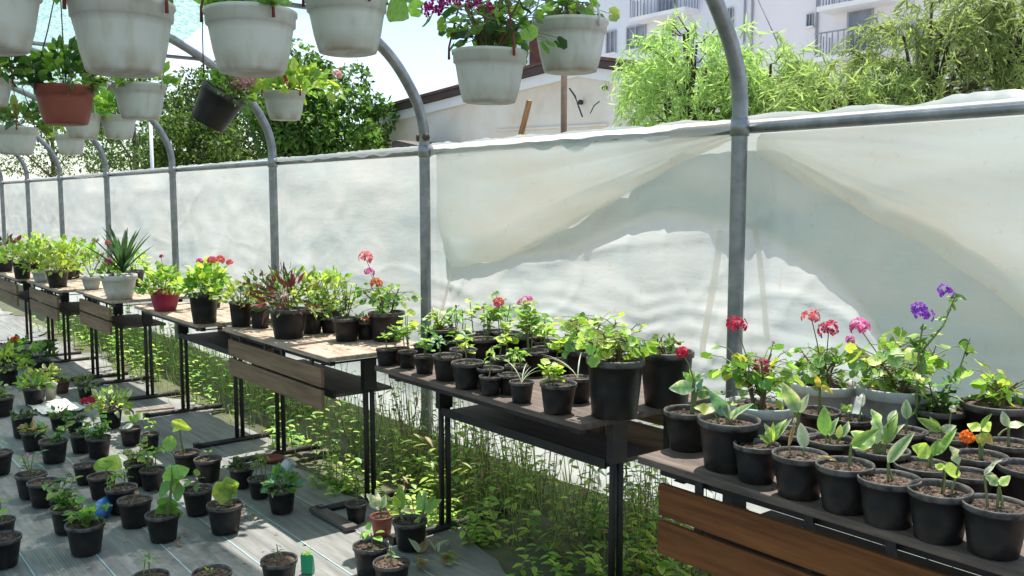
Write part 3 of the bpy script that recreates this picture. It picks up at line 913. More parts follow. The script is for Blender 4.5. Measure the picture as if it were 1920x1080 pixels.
wing(A2, 1406, 2120, 18.5, 'facade_warm', 39.5,
     [(1514, 1526, 26, 50), (1512, 1524, 118, 137), (1700, 1740, 40, 90), (1790, 1830, 30, 80), (1514, 1526, -70, -45), (1870, 1900, 20, 75), (1700, 1740, -60, -10), (1790, 1830, -70, -20)],
     [(1562, 1690, -70, 8), (1556, 1690, 40, 104), (1556, 1690, 140, 190)], [1410, 1531])
A3 = empty('apartment_block', (ax(965, 90, 50), 50, 0), 'distant bluish apartment block showing between the two hanging pots', 'building')
wing(A3, 925, 1100, 16.0, 'facade_blue', 50, [(985, 1000, 60, 95), (1030, 1046, 105, 130), (985, 1000, -20, 15), (950, 962, 70, 100), (1060, 1074, 45, 80), (1060, 1074, -20, 20)], [], [])

# low shed with shallow gable
YS = 9.0
def shed():
    P0, P1, P2 = at(688, 214, 'y', YS), at(1085, 108, 'y', YS), at(1420, 150, 'y', YS)
    root = empty('shed', (P1.x, YS, 0), 'low cream plastered shed with dark brown roof edge and rain stains', 'building')
    L = lambda p: (p.x - P1.x, p.z)
    (x0, z0), (x1, z1), (x2, z2) = L(P0), L(P1), L(P2)
    xw = x0 + 0.18
    sl = (z1 - z0) / (x1 - x0)
    zw = z0 + sl * 0.18
    m = MB()
    poly = [(xw, 0), (x2, 0), (x2, z2 - 0.25), (x1, z1 - 0.25), (xw, zw - 0.25)]
    n = len(poly)
    m.add([(x, 0, z) for x, z in poly] + [(x, 6, z) for x, z in poly], [tuple(range(n)), tuple(range(2 * n - 1, n - 1, -1))] + [(i, i + n, (i + 1) % n + n, (i + 1) % n) for i in range(n)])
    m.build('wall', 'plaster_cream', root)
    # white band below the roof edge, follows the slope
    def slab(xa, za, xb, zb, dz0, dz1, y0, y1, name, mat, parent):
        MB().add([(xa, y0, za + dz0), (xb, y0, zb + dz0), (xb, y1, zb + dz0), (xa, y1, za + dz0), (xa, y0, za + dz1), (xb, y0, zb + dz1), (xb, y1, zb + dz1), (xa, y1, za + dz1)],
                 [(3, 2, 1, 0), (4, 5, 6, 7), (0, 1, 5, 4), (1, 2, 6, 5), (2, 3, 7, 6), (3, 0, 4, 7)]).build(name, mat, parent)
    slab(x0, z0, x1, z1, -0.27, -0.11, -0.05, -0.004, 'white_band', 'plaster_white', root)
    slab(x1, z1, x2, z2, -0.27, -0.11, -0.05, -0.004, 'white_band', 'plaster_white', root)
    slab(x0, z0, x1, z1, -0.10, 0.0, -0.12, 0.02, 'roof_edge', 'fascia_brown', root)
    slab(x1, z1, x2, z2, -0.10, 0.0, -0.12, 0.02, 'roof_edge', 'fascia_brown', root)
    slab(x0 - 0.05, z0, x1, z1, 0.004, 0.05, -0.14, 6.2, 'roof', 'roof_tile', root)
    slab(x1, z1, x2 + 0.05, z2, 0.004, 0.05, -0.14, 6.2, 'roof', 'roof_tile', root)
    # tapered brick stack by the ridge
    c = at(1003, 100, 'y', YS + 0.6)
    MB().box(c.x - P1.x - 0.02, c.x - P1.x + 0.16, 0.5, 0.8, c.z - 0.6, c.z + 0.42).build('chimney', 'brick_brown', root)
    # horizontal ledge moulding and stain blobs on the plaster
    a, b = at(930, 243, 'y', YS), at(1140, 232, 'y', YS)
    slab(a.x - P1.x, a.z, b.x - P1.x, b.z, -0.03, 0.0, -0.03, -0.003, 'ledge', 'plaster_cream', root)
shed()
# small white cottage far beyond the trees, and a grey heap beside the shed
def cottage():
    Y = 22.0
    a, b = at(702, 280, 'y', Y), at(738, 240, 'y', Y)
    root = empty('cottage', (a.x, Y, 0), 'tiny white cottage between the dark tree and the shed', 'building')
    w = b.x - a.x
    MB().box(0, w, 0, 4, 0, b.z).build('wall', 'plaster_white', root)
    m = MB()
    m.add([(-0.2, -0.3, b.z + .003), (w + 0.2, -0.3, b.z + .003), (w + 0.2, 4.3, b.z + .003), (-0.2, 4.3, b.z + .003), (-0.2, 2, b.z + 0.7), (w + 0.2, 2, b.z + 0.7)], [(0, 1, 5, 4), (2, 3, 4, 5), (1, 2, 5), (3, 0, 4), (3, 2, 1, 0)])
    m.build('roof', 'facade_blue', root)
    f = MB().box(w * 0.55, w * 0.8, -0.05, -0.004, b.z - 1.0, b.z - 0.35).build('window', 'frame_grey', root)
    MB().box(w * 0.58, w * 0.77, -0.06, -0.051, b.z - 0.95, b.z - 0.4).build('pane', 'window_glass', f)
cottage()
def wedge_roof():
    Y = 8.2
    a, b = at(735, 285, 'y', Y), at(790, 258, 'y', Y)
    m = MB()
    m.add([(a.x, Y, 0), (b.x, Y, 0), (b.x, Y + 1, 0), (a.x, Y + 1, 0), (a.x, Y, b.z - 0.02), (a.x + 0.12, Y, b.z), (b.x, Y, b.z - 0.14), (a.x, Y + 1, b.z - 0.02), (a.x + 0.12, Y + 1, b.z), (b.x, Y + 1, b.z - 0.14)],
          [(0, 1, 6, 5, 4), (2, 3, 7, 8, 9), (0, 4, 7, 3), (1, 2, 9, 6), (4, 5, 8, 7), (5, 6, 9, 8), (3, 2, 1, 0)])
    o = m.build('lean_to', 'shelf_wood')
    tag(o, 'dark grey lean-to roof at the foot of the shed wall', 'lean-to')
wedge_roof()
# rusty post, leaning stick, wires on the shed
a = at(1057, 262, 'y', 5.2)
pm = MB().tube([(0, 0, 0), (0, 0, at(1057, 120, 'y', 5.2).z)], 0.027, 8).build('rusty_post', 'rusty_steel', loc=(a.x, 5.2, 0), smooth=True)
tag(pm, 'rusty upright steel post in front of the shed wall', 'post')
b0, b1 = at(965, 300, 'y', 4.6), at(993, 188, 'y', 4.6)
bd = (b1 - b0)
mm = MB().box(-0.022, 0.022, -0.012, 0.012, -0.35, bd.length)
ob = mm.build('leaning_plank', 'wood_orange')
ob.matrix_world = Matrix.Translation(b0) @ bd.to_track_quat('Z', 'Y').to_matrix().to_4x4()
bevel_mod(ob, 0.004)
tag(ob, 'short orange brown plank leaning behind the plastic wall', 'plank')
w1 = MB().tube([at(1068, 166, 'y', 8.8), at(1078, 180, 'y', 8.7), at(1085, 200, 'y', 8.8), at(1092, 219, 'y', 8.9)], 0.012, 6).build('wall_cable', 'wire_black', smooth=True)
tag(w1, 'black cable end drooping down the shed wall beside the post', 'cable')
w2 = MB().tube([at(1107, 212, 'y', 8.8), at(1114, 198, 'y', 8.7), at(1124, 190, 'y', 8.8)], 0.008, 6).build('wall_cable', 'wire_black', smooth=True)
tag(w2, 'thin black cable curving into the willow leaves', 'cable')
for px, py, lab in ((1136, 165, 'small black hook on the shed wall under the roof edge'), (1091, 192, 'small black hook on the shed wall by the drooping cable')):
    c = at(px, py, 'y', 8.97)
    k = MB().tube([c, c + Vector((0, -0.05, 0))], 0.035, 8).build('wall_hook', 'wire_black', smooth=True)
    tag(k, lab, 'hook')
# overhead wire in front of the apartments
w3 = MB().tube([at(1412, -20, 'y', 30), at(1440, 40, 'y', 29), at(1480, 130, 'y', 28)], 0.02, 5).build('overhead_wire', 'wire_black', smooth=True)
tag(w3, 'thin overhead wire crossing the blank apartment wall', 'wire')
# white pole among the far trees
pp = at(286, 330, 'y', 5.0)
pl = MB().tube([(0, 0, 0), (0, 0, at(286, 225, 'y', 5.0).z)], 0.03, 8).build('garden_pole', 'facade_white', loc=(pp.x, 5.0, 0), smooth=True)
tag(pl, 'pale grey pole standing before the leafy trees', 'pole')

# ------------------------------------------------------------------ trees
def scatter_mesh(name, tpl, pos, dirs, nors, lens, cols, mat, parent):
    V, Fs, W = TPL[tpl]
    nv = len(V)
    y = dirs / np.linalg.norm(dirs, axis=1, keepdims=True)
    z = nors - y * (nors * y).sum(1, keepdims=True)
    z /= np.linalg.norm(z, axis=1, keepdims=True) + 1e-9
    x = np.cross(y, z)
    P = pos[:, None, :] + lens[:, None, None] * (V[None, :, 0:1] * x[:, None] + V[None, :, 1:2] * y[:, None] + V[None, :, 2:3] * z[:, None])
    P = P.reshape(-1, 3)
    T = np.repeat(cols, nv, axis=0)
    N = len(pos)
    me = bpy.data.meshes.new(name)
    loops = np.concatenate([np.array([i for f in Fs for i in f])[None] + nv * np.arange(N)[:, None]]).ravel()
    sizes = np.tile(np.array([len(f) for f in Fs]), N)
    me.vertices.add(len(P)); me.vertices.foreach_set('co', P.astype(np.float32).ravel())
    me.loops.add(len(loops)); me.loops.foreach_set('vertex_index', loops.astype(np.int32))
    me.polygons.add(len(sizes))
    st = np.concatenate([[0], np.cumsum(sizes)[:-1]])
    me.polygons.foreach_set('loop_start', st.astype(np.int32))
    try:
        me.polygons.foreach_set('loop_total', sizes.astype(np.int32))
    except Exception:
        pass
    me.update(calc_edges=True)
    ca = me.color_attributes.new('tint', 'FLOAT_COLOR', 'POINT')
    t4 = np.ones((len(P), 4), np.float32); t4[:, :3] = T
    ca.data.foreach_set('color', t4.ravel())
    me.materials.append(MATS[mat])
    o = inst(name, me, parent)
    return o
def crown_tree(px, py, rpx, Y, label, n=9000, pal=((0.045, 0.10, 0.02), (0.13, 0.24, 0.04)), leaf=0.11, sq=1.0, seed=1, low=None):
    rng = np.random.default_rng(seed)
    c = at(px, py, 'y', Y)
    R = rpx / F * depth(c)
    root = empty('broadleaf_tree', (c.x, Y, 0), label, 'tree', 'trees beyond the plastic wall')
    m = MB()
    m.tube([(0, 0, -0.05), (0.05, 0, c.z * 0.35), (-0.03, 0.05, c.z * 0.75), (0, 0, c.z + R * 0.5)], [0.17, 0.13, 0.09, 0.03], 8)
    for k in range(9):
        a = rng.uniform(0, 6.28); h = c.z * rng.uniform(0.4, 0.9)
        e = Vector((math.cos(a) * R * 0.7, math.sin(a) * R * 0.7, h + R * rng.uniform(0.2, 0.7)))
        m.tube([(0, 0, h), e * 0.5 + Vector((0, 0, h * 0.5)), e], [0.06, 0.04, 0.012], 5)
    m.build('trunk', 'bark', root, smooth=True)
    nc = 70
    d = rng.normal(size=(nc, 3)); d /= np.linalg.norm(d, axis=1, keepdims=True)
    rad = rng.uniform(0.35, 1.0, nc) ** 0.6
    cc = d * rad[:, None] * np.array([R, R, R * sq])
    cr = rng.uniform(0.16, 0.34, nc) * R
    which = rng.integers(0, nc, n)
    p = rng.normal(size=(n, 3)); p /= np.linalg.norm(p, axis=1, keepdims=True)
    pos = cc[which] + p * (cr[which] * rng.uniform(0.45, 1.0, n) ** 0.5)[:, None]
    pos[:, 2] += c.z
    if low is not None:
        pos[:, 2] = np.maximum(pos[:, 2], low + rng.uniform(0, 0.5, n))
    dirs = p * 0.6 + rng.normal(size=(n, 3)) * 0.5 + np.array([0, 0, -0.35])
    nors = rng.normal(size=(n, 3)) * 0.6 + np.array([0, 0, 1.0])
    t = np.clip(rng.normal(0.4, 0.28, n) + 0.25 * rng.normal(size=nc)[which], 0, 1)[:, None]
    cols = np.array(pal[0])[None] * (1 - t) + np.array(pal[1])[None] * t
    o = scatter_mesh('crown', 'diamond', pos, dirs, nors, leaf * rng.uniform(0.6, 1.3, n), cols, 'tree_leaf', root)
    return root
crown_tree(590, 228, 128, 7.5, 'dense dark green tree with rounded crown left of the shed', 15000, seed=1, leaf=0.12, sq=0.95)
crown_tree(430, 250, 135, 8.4, 'leafy tree behind the tilted dark hanging pot', 12000, seed=2, leaf=0.12, pal=((0.045, 0.10, 0.018), (0.12, 0.22, 0.035)))
crown_tree(250, 240, 110, 9.0, 'bright leafy tree behind the small white hanging pots', 10000, seed=3, leaf=0.12, pal=((0.05, 0.115, 0.022), (0.14, 0.25, 0.05)))
crown_tree(95, 235, 110, 10.0, 'leafy tree at the far end behind the red brown hanging pot', 9000, seed=4, leaf=0.13, pal=((0.05, 0.11, 0.02), (0.15, 0.25, 0.04)))
crown_tree(-60, 235, 110, 11.0, 'leafy tree cut off by the picture edge', 8000, seed=5, leaf=0.13)
crown_tree(360, 300, 90, 6.4, 'low yellow green bushy tree above the far plastic wall', 8000, seed=6, leaf=0.10, pal=((0.055, 0.12, 0.022), (0.15, 0.26, 0.05)))

def willow(px, top, base, rpx, Y, label, ns=420, seed=1, lean=0.0):
    rng = np.random.default_rng(seed)
    c = at(px, base, 'y', Y)
    tz = at(px, top, 'y', Y).z
    R = rpx / F * depth(c)
    root = empty('willow_tree', (c.x, Y, 0), label, 'tree', 'willows beyond the plastic wall')
    m = MB()
    H = tz
    m.tube([(0, 0, -0.05), (0.03, 0.02, H * 0.3), (0.02 + lean * .3, 0, H * 0.55), (lean, 0, H * 0.9)], [0.07, 0.055, 0.04, 0.012], 7)
    P, D, N, Ln, C = [], [], [], [], []
    for k in range(ns):
        a = rng.uniform(0, 2 * math.pi)
        rr = R * math.sqrt(rng.uniform(0.02, 1))
        hh = (1.45 + (H - 1.45) * (rng.uniform(0.05, 1.0) ** 0.8)) 
        hh = min(hh, H - (H - 1.5) * 0.55 * (rr / R) ** 2 * rng.uniform(0.5, 1.3))
        s = Vector((lean * (hh / H) + rr * math.cos(a) * 0.75, rr * math.sin(a) * 0.32, hh))
        out = Vector((math.cos(a), math.sin(a) * 0.7, 0))
        L = rng.uniform(0.35, 0.8)
        curve = []
        for q in range(7):
            t = q / 6
            curve.append(s + out * (L * 0.55 * t) + Vector((0, 0, L * (0.75 * t - 0.80 * t * t))))
        if k % 6 == 0:
            m.tube([Vector((lean * hh / H * 0.7, 0, hh * 0.72)), s.lerp(Vector((0, 0, hh)), 0.4), s, curve[3]], [0.016, 0.011, 0.007, 0.003], 5, cap=False)
        for q in range(34):
            t = rng.uniform(0.02, 1)
            i = min(5, int(t * 6)); f = t * 6 - i
            p = curve[i].lerp(curve[i + 1], f)
            dd = (curve[i + 1] - curve[i]).normalized()
            e = Vector(rng.normal(size=3)) * 0.6 + dd * 0.7 + Vector((0, 0, -0.25))
            P.append(p); D.append(e); N.append(rng.normal(size=3) + np.array([0, 0, 0.6]))
            Ln.append(rng.uniform(0.05, 0.12))
            tt = float(np.clip(rng.normal(0.5, 0.3), 0, 1))
            C.append(np.array((0.22, 0.34, 0.10)) * (1 - tt) + np.array((0.46, 0.58, 0.24)) * tt)
    m.build('trunk', 'bark', root, smooth=True)
    scatter_mesh('crown', 'narrow', np.array([tuple(p) for p in P]), np.array([tuple(p) for p in D]), np.array(N), np.array(Ln), np.array(C), 'tree_leaf', root)
willow(1290, 52, 260, 165, 6.0, 'light green feathery willow left of the nearest hoop', 400, 11)
willow(1430, 95, 250, 90, 6.3, 'smaller willow clump directly behind the nearest hoop', 220, 12, 0.05)
willow(1580, 135, 250, 150, 6.0, 'low willow growth just above the right part of the plastic wall', 300, 15)
willow(1715, 0, 250, 185, 6.4, 'large willow with drooping branches before the warm white apartments', 270, 13, 0.1)
willow(1880, -120, 250, 150, 6.8, 'tall willow with dark slender trunks at the right picture edge', 280, 14, 0.1)

# ------------------------------------------------------------------ desks
DESKS = {}
def desk(key, xl, xr, y0, label, flip=False, top='desk_top', board='board_brown', zt=0.75, dep=0.55):
    root = empty('school_desk', ((xl + xr) / 2, y0 + 0.275, 0), label, 'desk', 'old school desks set end to end')
    DESKS[key] = (xl, xr, y0, y0 + dep, zt)
    yk = dep - 0.275
    hl = (xr - xl) / 2
    t = MB().box(-hl, hl, -0.275, yk, zt - 0.022, zt).build('tabletop', top, root)
    bevel_mod(t, 0.004)
    sy = 1 if flip else -1
    # frame under the top
    for ya, yb_ in ((-0.235, -0.21), (yk - 0.065, yk - 0.04)):
        MB().box(-hl + 0.05, hl - 0.05, ya, yb_, zt - 0.05, zt - 0.0225).build('top_rail', 'dark_steel', root)
    for s in (-1, 1):
        xx = s * (hl - 0.12)
        MB().box(xx - 0.017, xx + 0.017, -0.24, yk - 0.035, zt - 0.0535, zt - 0.0505).build('cross_bar', 'dark_steel', root)
        for k in (-1, 1):
            MB().tube([(xx + k * 0.003, k * 0.0165, 0.03), (xx, k * 0.0165, zt - 0.054)], 0.0125, 10).build('leg', 'dark_steel', root, smooth=True)
        MB().box(xx - 0.016, xx + 0.016, -0.034, 0.034, zt - 0.20, zt - 0.0545).build('leg_plate', 'dark_steel', root)
        f = MB().tube([(xx, -0.25, 0.018), (xx, yk - 0.025, 0.018)], 0.017, 10).build('foot_bar', 'dark_steel', root, smooth=True)
        MB().box(xx - 0.02, xx + 0.02, -0.275, -0.245, 0.0, 0.04).build('foot_cap', 'black_plastic', f)
    # shelf
    ys = (-0.02, 0.24) if flip else (-0.16, 0.14)
    sh = MB().box(-hl + 0.145, hl - 0.145, ys[0], ys[1], 0.53, 0.545).build('shelf', 'shelf_wood', root)
    MB().box(-hl + 0.145, hl - 0.145, ys[0] - 0.012, ys[0] - 0.001, 0.525, 0.56).build('shelf_lip', 'dark_steel', sh)
    # front boards
    yb = (yk - 0.013) if flip else -0.262
    for (z0, z1) in ((0.602, 0.69), (0.497, 0.588)):
        bo = MB().box(-hl + 0.075, hl - 0.075, yb - 0.009, yb + 0.009, z0 * zt / 0.75, z1 * zt / 0.75).build('board', board, root)
        bevel_mod(bo, 0.003)
    for s in (-1, 1):
        for fx in (0.16, 0.62):
            xx = s * hl * fx if fx < 0.5 else s * (hl - 0.2)
            MB().box(xx - 0.012, xx + 0.012, yb - sy * 0.01 - 0.004, yb - sy * 0.01 + 0.004, 0.49, zt - 0.0228).build('board_bracket', 'dark_steel', root)
    return root
desk('T1', -1.69, -0.44, 1.785, 'nearest brown desk with two red brown front boards at the lower right', False, 'desk_top_dark', 'board_red', dep=0.84)
desk('T2', -3.33, -2.04, 1.905, 'desk crowded with black pots, open side with dark shelf facing the aisle', True, 'desk_top_dark', dep=0.64)
desk('T3', -4.875, -3.622, 1.835, 'desk with pale sunlit top and brown boards, red coleus standing on it', False)
desk('T4', -6.25, -5.06, 1.765, 'desk carrying the magenta pot, its grey lower shelf facing the aisle', True)
desk('T5', -7.60, -6.62, 1.715, 'desk under the white pot of spiky yucca', False)
desk('T6', -8.84, -7.66, 1.60, 'desk left of the yucca, covered with lime leaved pots', False)
desk('T7', -10.2, -8.98, 1.55, 'farthest visible desk at the left picture edge', False)

# ------------------------------------------------------------------ pots
def pot_profile(kind):
    if kind == 'bowl':     # hanging bowl, deep with collar
        h = 0.66
        return [(0.30, 0.0), (0.345, 0.012), (0.36, 0.05), (0.405, 0.22), (0.44, 0.42), (0.455, 0.50), (0.478, 0.505), (0.482, 0.60), (0.50, 0.615), (0.502, 0.655), (0.49, h), (0.47, h), (0.455, 0.60), (0.44, 0.55)], h
    if kind == 'wide':     # white desk bowl
        h = 0.68
        return [(0.30, 0.0), (0.33, 0.012), (0.40, 0.25), (0.455, 0.53), (0.485, 0.535), (0.50, 0.55), (0.50, 0.66), (0.49, h), (0.47, h), (0.455, 0.60), (0.44, 0.55)], h
    if kind == 'tall':
        h = 1.02
        return [(0.36, 0.0), (0.385, 0.012), (0.43, 0.5), (0.462, 0.90), (0.485, 0.905), (0.50, 0.915), (0.50, 1.0), (0.49, h), (0.472, h), (0.46, 0.95), (0.45, 0.90)], h
    h = 0.80
    return [(0.345, 0.0), (0.365, 0.01), (0.415, 0.36), (0.462, 0.69), (0.478, 0.695), (0.495, 0.705), (0.50, 0.78), (0.492, h), (0.474, h), (0.462, 0.74), (0.445, 0.66)], h
_pot_cache = {}
def pot_mesh(kind, mat):
    if (kind, mat) not in _pot_cache:
        pr, h = pot_profile(kind)
        _pot_cache[(kind, mat)] = MB().lathe(pr, 28).mesh('pot', 'black_tall' if (kind == 'tall' and mat == 'black_plastic') else mat, True)
    return _pot_cache[(kind, mat)]
_soil = []
for s in range(3):
    V, Fs = [(0, 0, 0.02)], []
    for r in range(1, 6):
        for k in range(16):
            a = 2 * math.pi * k / 16
            rr = 0.456 * r / 5
            V.append((rr * math.cos(a), rr * math.sin(a), (0.05 * noise.noise(Vector((rr * 9 * math.cos(a), rr * 9 * math.sin(a), s * 5))) + 0.015 * (1 - r / 5)) if r < 5 else -0.01))
    for k in range(16):
        Fs.append((0, 1 + k, 1 + (k + 1) % 16))
    for r in range(4):
        for k in range(16):
            a = 1 + r * 16 + k; b = 1 + r * 16 + (k + 1) % 16
            Fs.append((a, a + 16, b + 16, b))
    # loose crumbs
    for q in range(26):
        a, rr = random.uniform(0, 6.28), 0.40 * math.sqrt(random.random())
        x, y, sz = rr * math.cos(a), rr * math.sin(a), random.uniform(0.02, 0.05)
        i = len(V)
        z = 0.02
        V += [(x - sz, y, z), (x, y - sz, z), (x + sz, y, z), (x, y + sz, z), (x + sz * .2, y, z + sz)]
        Fs += [(i, i + 1, i + 4), (i + 1, i + 2, i + 4), (i + 2, i + 3, i + 4), (i + 3, i, i + 4)]
    _soil.append(mesh_obj('soil', V, Fs, 'soil', link=False, smooth=False))

def U(a, b): return random.uniform(a, b)
def rdir(up=0.0):
    v = Vector((random.gauss(0, 1), random.gauss(0, 1), random.gauss(0, 1) + up))
    return v.normalized()

class Stems(MB):
    def __init__(s):
        super().__init__(); s.parts = []
    def tube(s, *a, **k):
        s.parts.append(MB().tube(*a, **k))
        return super().tube(*a, **k)
    def emit(s, name, mat, root):
        if len(s.parts) <= 6:
            for q in s.parts: q.build(name, mat, root, smooth=True)
        else:
            s.build(name, mat, root, smooth=True)['kind'] = 'stuff'
class Plant:
    def __init__(s):
        s.leaves, s.flowers = [], []
        s.stem = Stems()
        s.stem2 = Stems()
    def leaf(s, shape, pal, p, d, n, L, w=1.0):
        s.leaves.append((variant(shape), pal, leaf_matrix(p, d, n, L, w)))
    def flower(s, c, p, size, n=16, loose=0.0):
        s.flowers.append((c, Vector(p), size, n, loose))

def pel(pl, c, h, spread, n=26, leaf=0.045, pals=('zonal', 'light', 'mid'), stems=4):
    """pelargonium: scalloped round leaves on stalks; c is the soil centre"""
    tips = []
    for k in range(stems):
        a = 2 * math.pi * k / stems + U(-.5, .5)
        r = spread * U(0.05, 0.45)
        t = c + Vector((math.cos(a) * r, math.sin(a) * r, h * U(0.45, 0.85)))
        pl.stem2.tube([c + Vector((math.cos(a), math.sin(a), 0)) * spread * 0.08, c.lerp(t, 0.5) + Vector((U(-.01, .01), U(-.01, .01), 0)), t], [0.005, 0.004, 0.003], 5, cap=False)
        tips.append((c, t))
    n, leaf = int(n * 1.8), leaf * 0.86
    for k in range(n):
        b, t = random.choice(tips)
        s0 = b.lerp(t, U(0.15, 1.0))
        a = U(0, 6.28)
        e = Vector((math.cos(a), math.sin(a), 0))
        p = s0 + e * spread * U(0.10, 0.48) + Vector((0, 0, U(-0.05, 0.30) * h))
        pl.stem.tube([s0, s0.lerp(p, 0.6) + Vector((0, 0, 0.01)), p], [0.0018, 0.0015, 0.0012], 4, cap=False)
        nn = (e * U(0.3, 1.5) + rdir() * 0.5 + Vector((0, 0, U(0.2, 0.9)))).normalized()
        pl.leaf('round', random.choice(pals), p - e * leaf * 0.2, e * 0.6 + rdir() * 0.4 + Vector((0, 0, U(-.9, .2))), nn, leaf * U(0.75, 1.3))
def bush(pl, c, h, spread, n=18, leaf=0.045, shape='ovate', pals=('mid', 'light'), droop=0.2):
    n, leaf = int(n * 1.5), leaf * 1.1
    for k in range(max(2, n // 7)):
        a = U(0, 6.28)
        top = c + Vector((math.cos(a) * spread * U(0.1, 0.5), math.sin(a) * spread * U(0.1, 0.5), h * U(0.6, 1.0)))
        mid = c.lerp(top, 0.5) + Vector((U(-.01, .01), U(-.01, .01), 0))
        pl.stem.tube([c, mid, top], [0.003, 0.0025, 0.0015], 5, cap=False)
        for q in range(7):
            t = (q + 1.2) / 8
            s0 = c.lerp(mid, t * 2) if t < 0.5 else mid.lerp(top, t * 2 - 1)
            b = U(0, 6.28) if q % 2 == 0 else b + math.pi + U(-.5, .5)
            e = Vector((math.cos(b), math.sin(b), U(-droop, 0.6)))
            pl.leaf(shape, random.choice(pals), s0, e, Vector((0, 0, 1)) + e * U(-.2, .2), leaf * U(0.6, 1.15) * (0.7 + 0.5 * (1 - abs(t - 0.5))))
def seedling(pl, c, h, n=5, leaf=0.04, shape='round', pals=('light', 'lime'), lean=None):
    n, leaf = int(n * 1.6), leaf * 1.0
    top = c + Vector((U(-.15, .15) * h, U(-.15, .15) * h, h))
    pl.stem.tube([c, c.lerp(top, .5) + Vector((U(-.004, .004), U(-.004, .004), 0)), top], [0.0028, 0.0024, 0.0016], 5, cap=False)
    for k in range(n):
        a = 2.4 * k + U(-.4, .4)
        e = Vector((math.cos(a), math.sin(a), U(-.15, .7)))
        s0 = c.lerp(top, U(0.45, 1.0))
        pl.leaf(shape, random.choice(pals), s0 + e * U(0, leaf * .5), e + Vector((0, 0, U(-.6, .2))), Vector((0, 0, .7)) + e * U(0, .8) + rdir() * .4, leaf * U(0.7, 1.15))
def clump(pl, c, h, spread, n=60, leaf=0.035, shape='ovate', pals=('lime', 'light')):
    n, leaf = int(n * 1.6), leaf * 1.2
    for k in range(n):
        d = rdir(0.6); d.z = abs(d.z)
        p = c + Vector((d.x * spread * 0.5, d.y * spread * 0.5, d.z * h)) * U(0.5, 1.0)
        pl.leaf(shape, random.choice(pals), p, d + Vector((0, 0, U(-.5, .3))), rdir(1.2), leaf * U(0.6, 1.2))
    for k in range(7):
        a = U(0, 6.28)
        pl.stem.tube([c, c + Vector((math.cos(a) * spread * .3, math.sin(a) * spread * .3, h * .7))], [0.003, 0.0015], 4, cap=False)
def swords(pl, c, h, n=24, pal='yucca'):
    for k in range(n):
        a = 2.4 * k
        up = 0.7 + 3.0 * (k / n)
        e = Vector((math.cos(a), math.sin(a), up)).normalized()
        pl.leaf('sword', pal, c + Vector((0, 0, 0.01 + 0.03 * k / n)), e, Vector((0, 0, 1)) - e * 0.3, h * U(0.75, 1.1), 1.0)
def arcs(pl, c, h, n=5, pal='pale'):
    for k in range(n):
        a = U(0, 6.28)
        e = Vector((math.cos(a) * .5, math.sin(a) * .5, 1))
        pl.leaf('blade', pal, c, e, Vector((math.cos(a), math.sin(a), 0.3)) * -1 + Vector((0, 0, .2)), h * U(0.8, 1.3), 1.2)
def placed(pl, P, leaves, shape='hosta', pals=('var',), jit=0.02):
    """leaves given by where their base and tip are seen; each gets its own depth within the pot"""
    for q in leaves:
        (bx, by), (tx, ty), w = q[0], q[1], q[2]
        pal = q[3] if len(q) > 3 else random.choice(pals)
        dz = U(-jit, jit)
        b = near(P, bx, by, dz * 0.3); t = near(P, tx, ty, dz + U(-.02, .02))
        L = (t - b).length
        wid = (w / F * depth(P)) / (L * 0.46)
        facing = (CAM - P).normalized() + Vector((U(-.5, .5), U(-.5, .5), U(0.1, .7)))
        pl.leaf(shape, pal, b, t - b, facing, L, max(0.3, wid * 1.05))
def stalk(pl, P, pts, r=0.0022):
    pl.stem.tube([near(P, *q) for q in pts], r, 5, cap=False)

ALLPOTS = []
def solve_pot(cx, cy, w, zt, ratio):
    zr = zt + 0.1
    for _ in range(12):
        P = at(cx, cy, 'z', zr)
        d = w * depth(P) / F
        zr = zt + ratio * d
    return P, d
def add_pot(surface, name, label, cx, cy, w, kind='nursery', mat='black_plastic', plant=None, indiv=True, group=None, ratio=None, hang=None, tilt=None):
    ALLPOTS.append(dict(surface=surface, name=name, label=label, cx=cx, cy=cy, w=w, kind=kind, mat=mat, plant=plant, indiv=indiv, group=group, hang=hang, tilt=tilt))

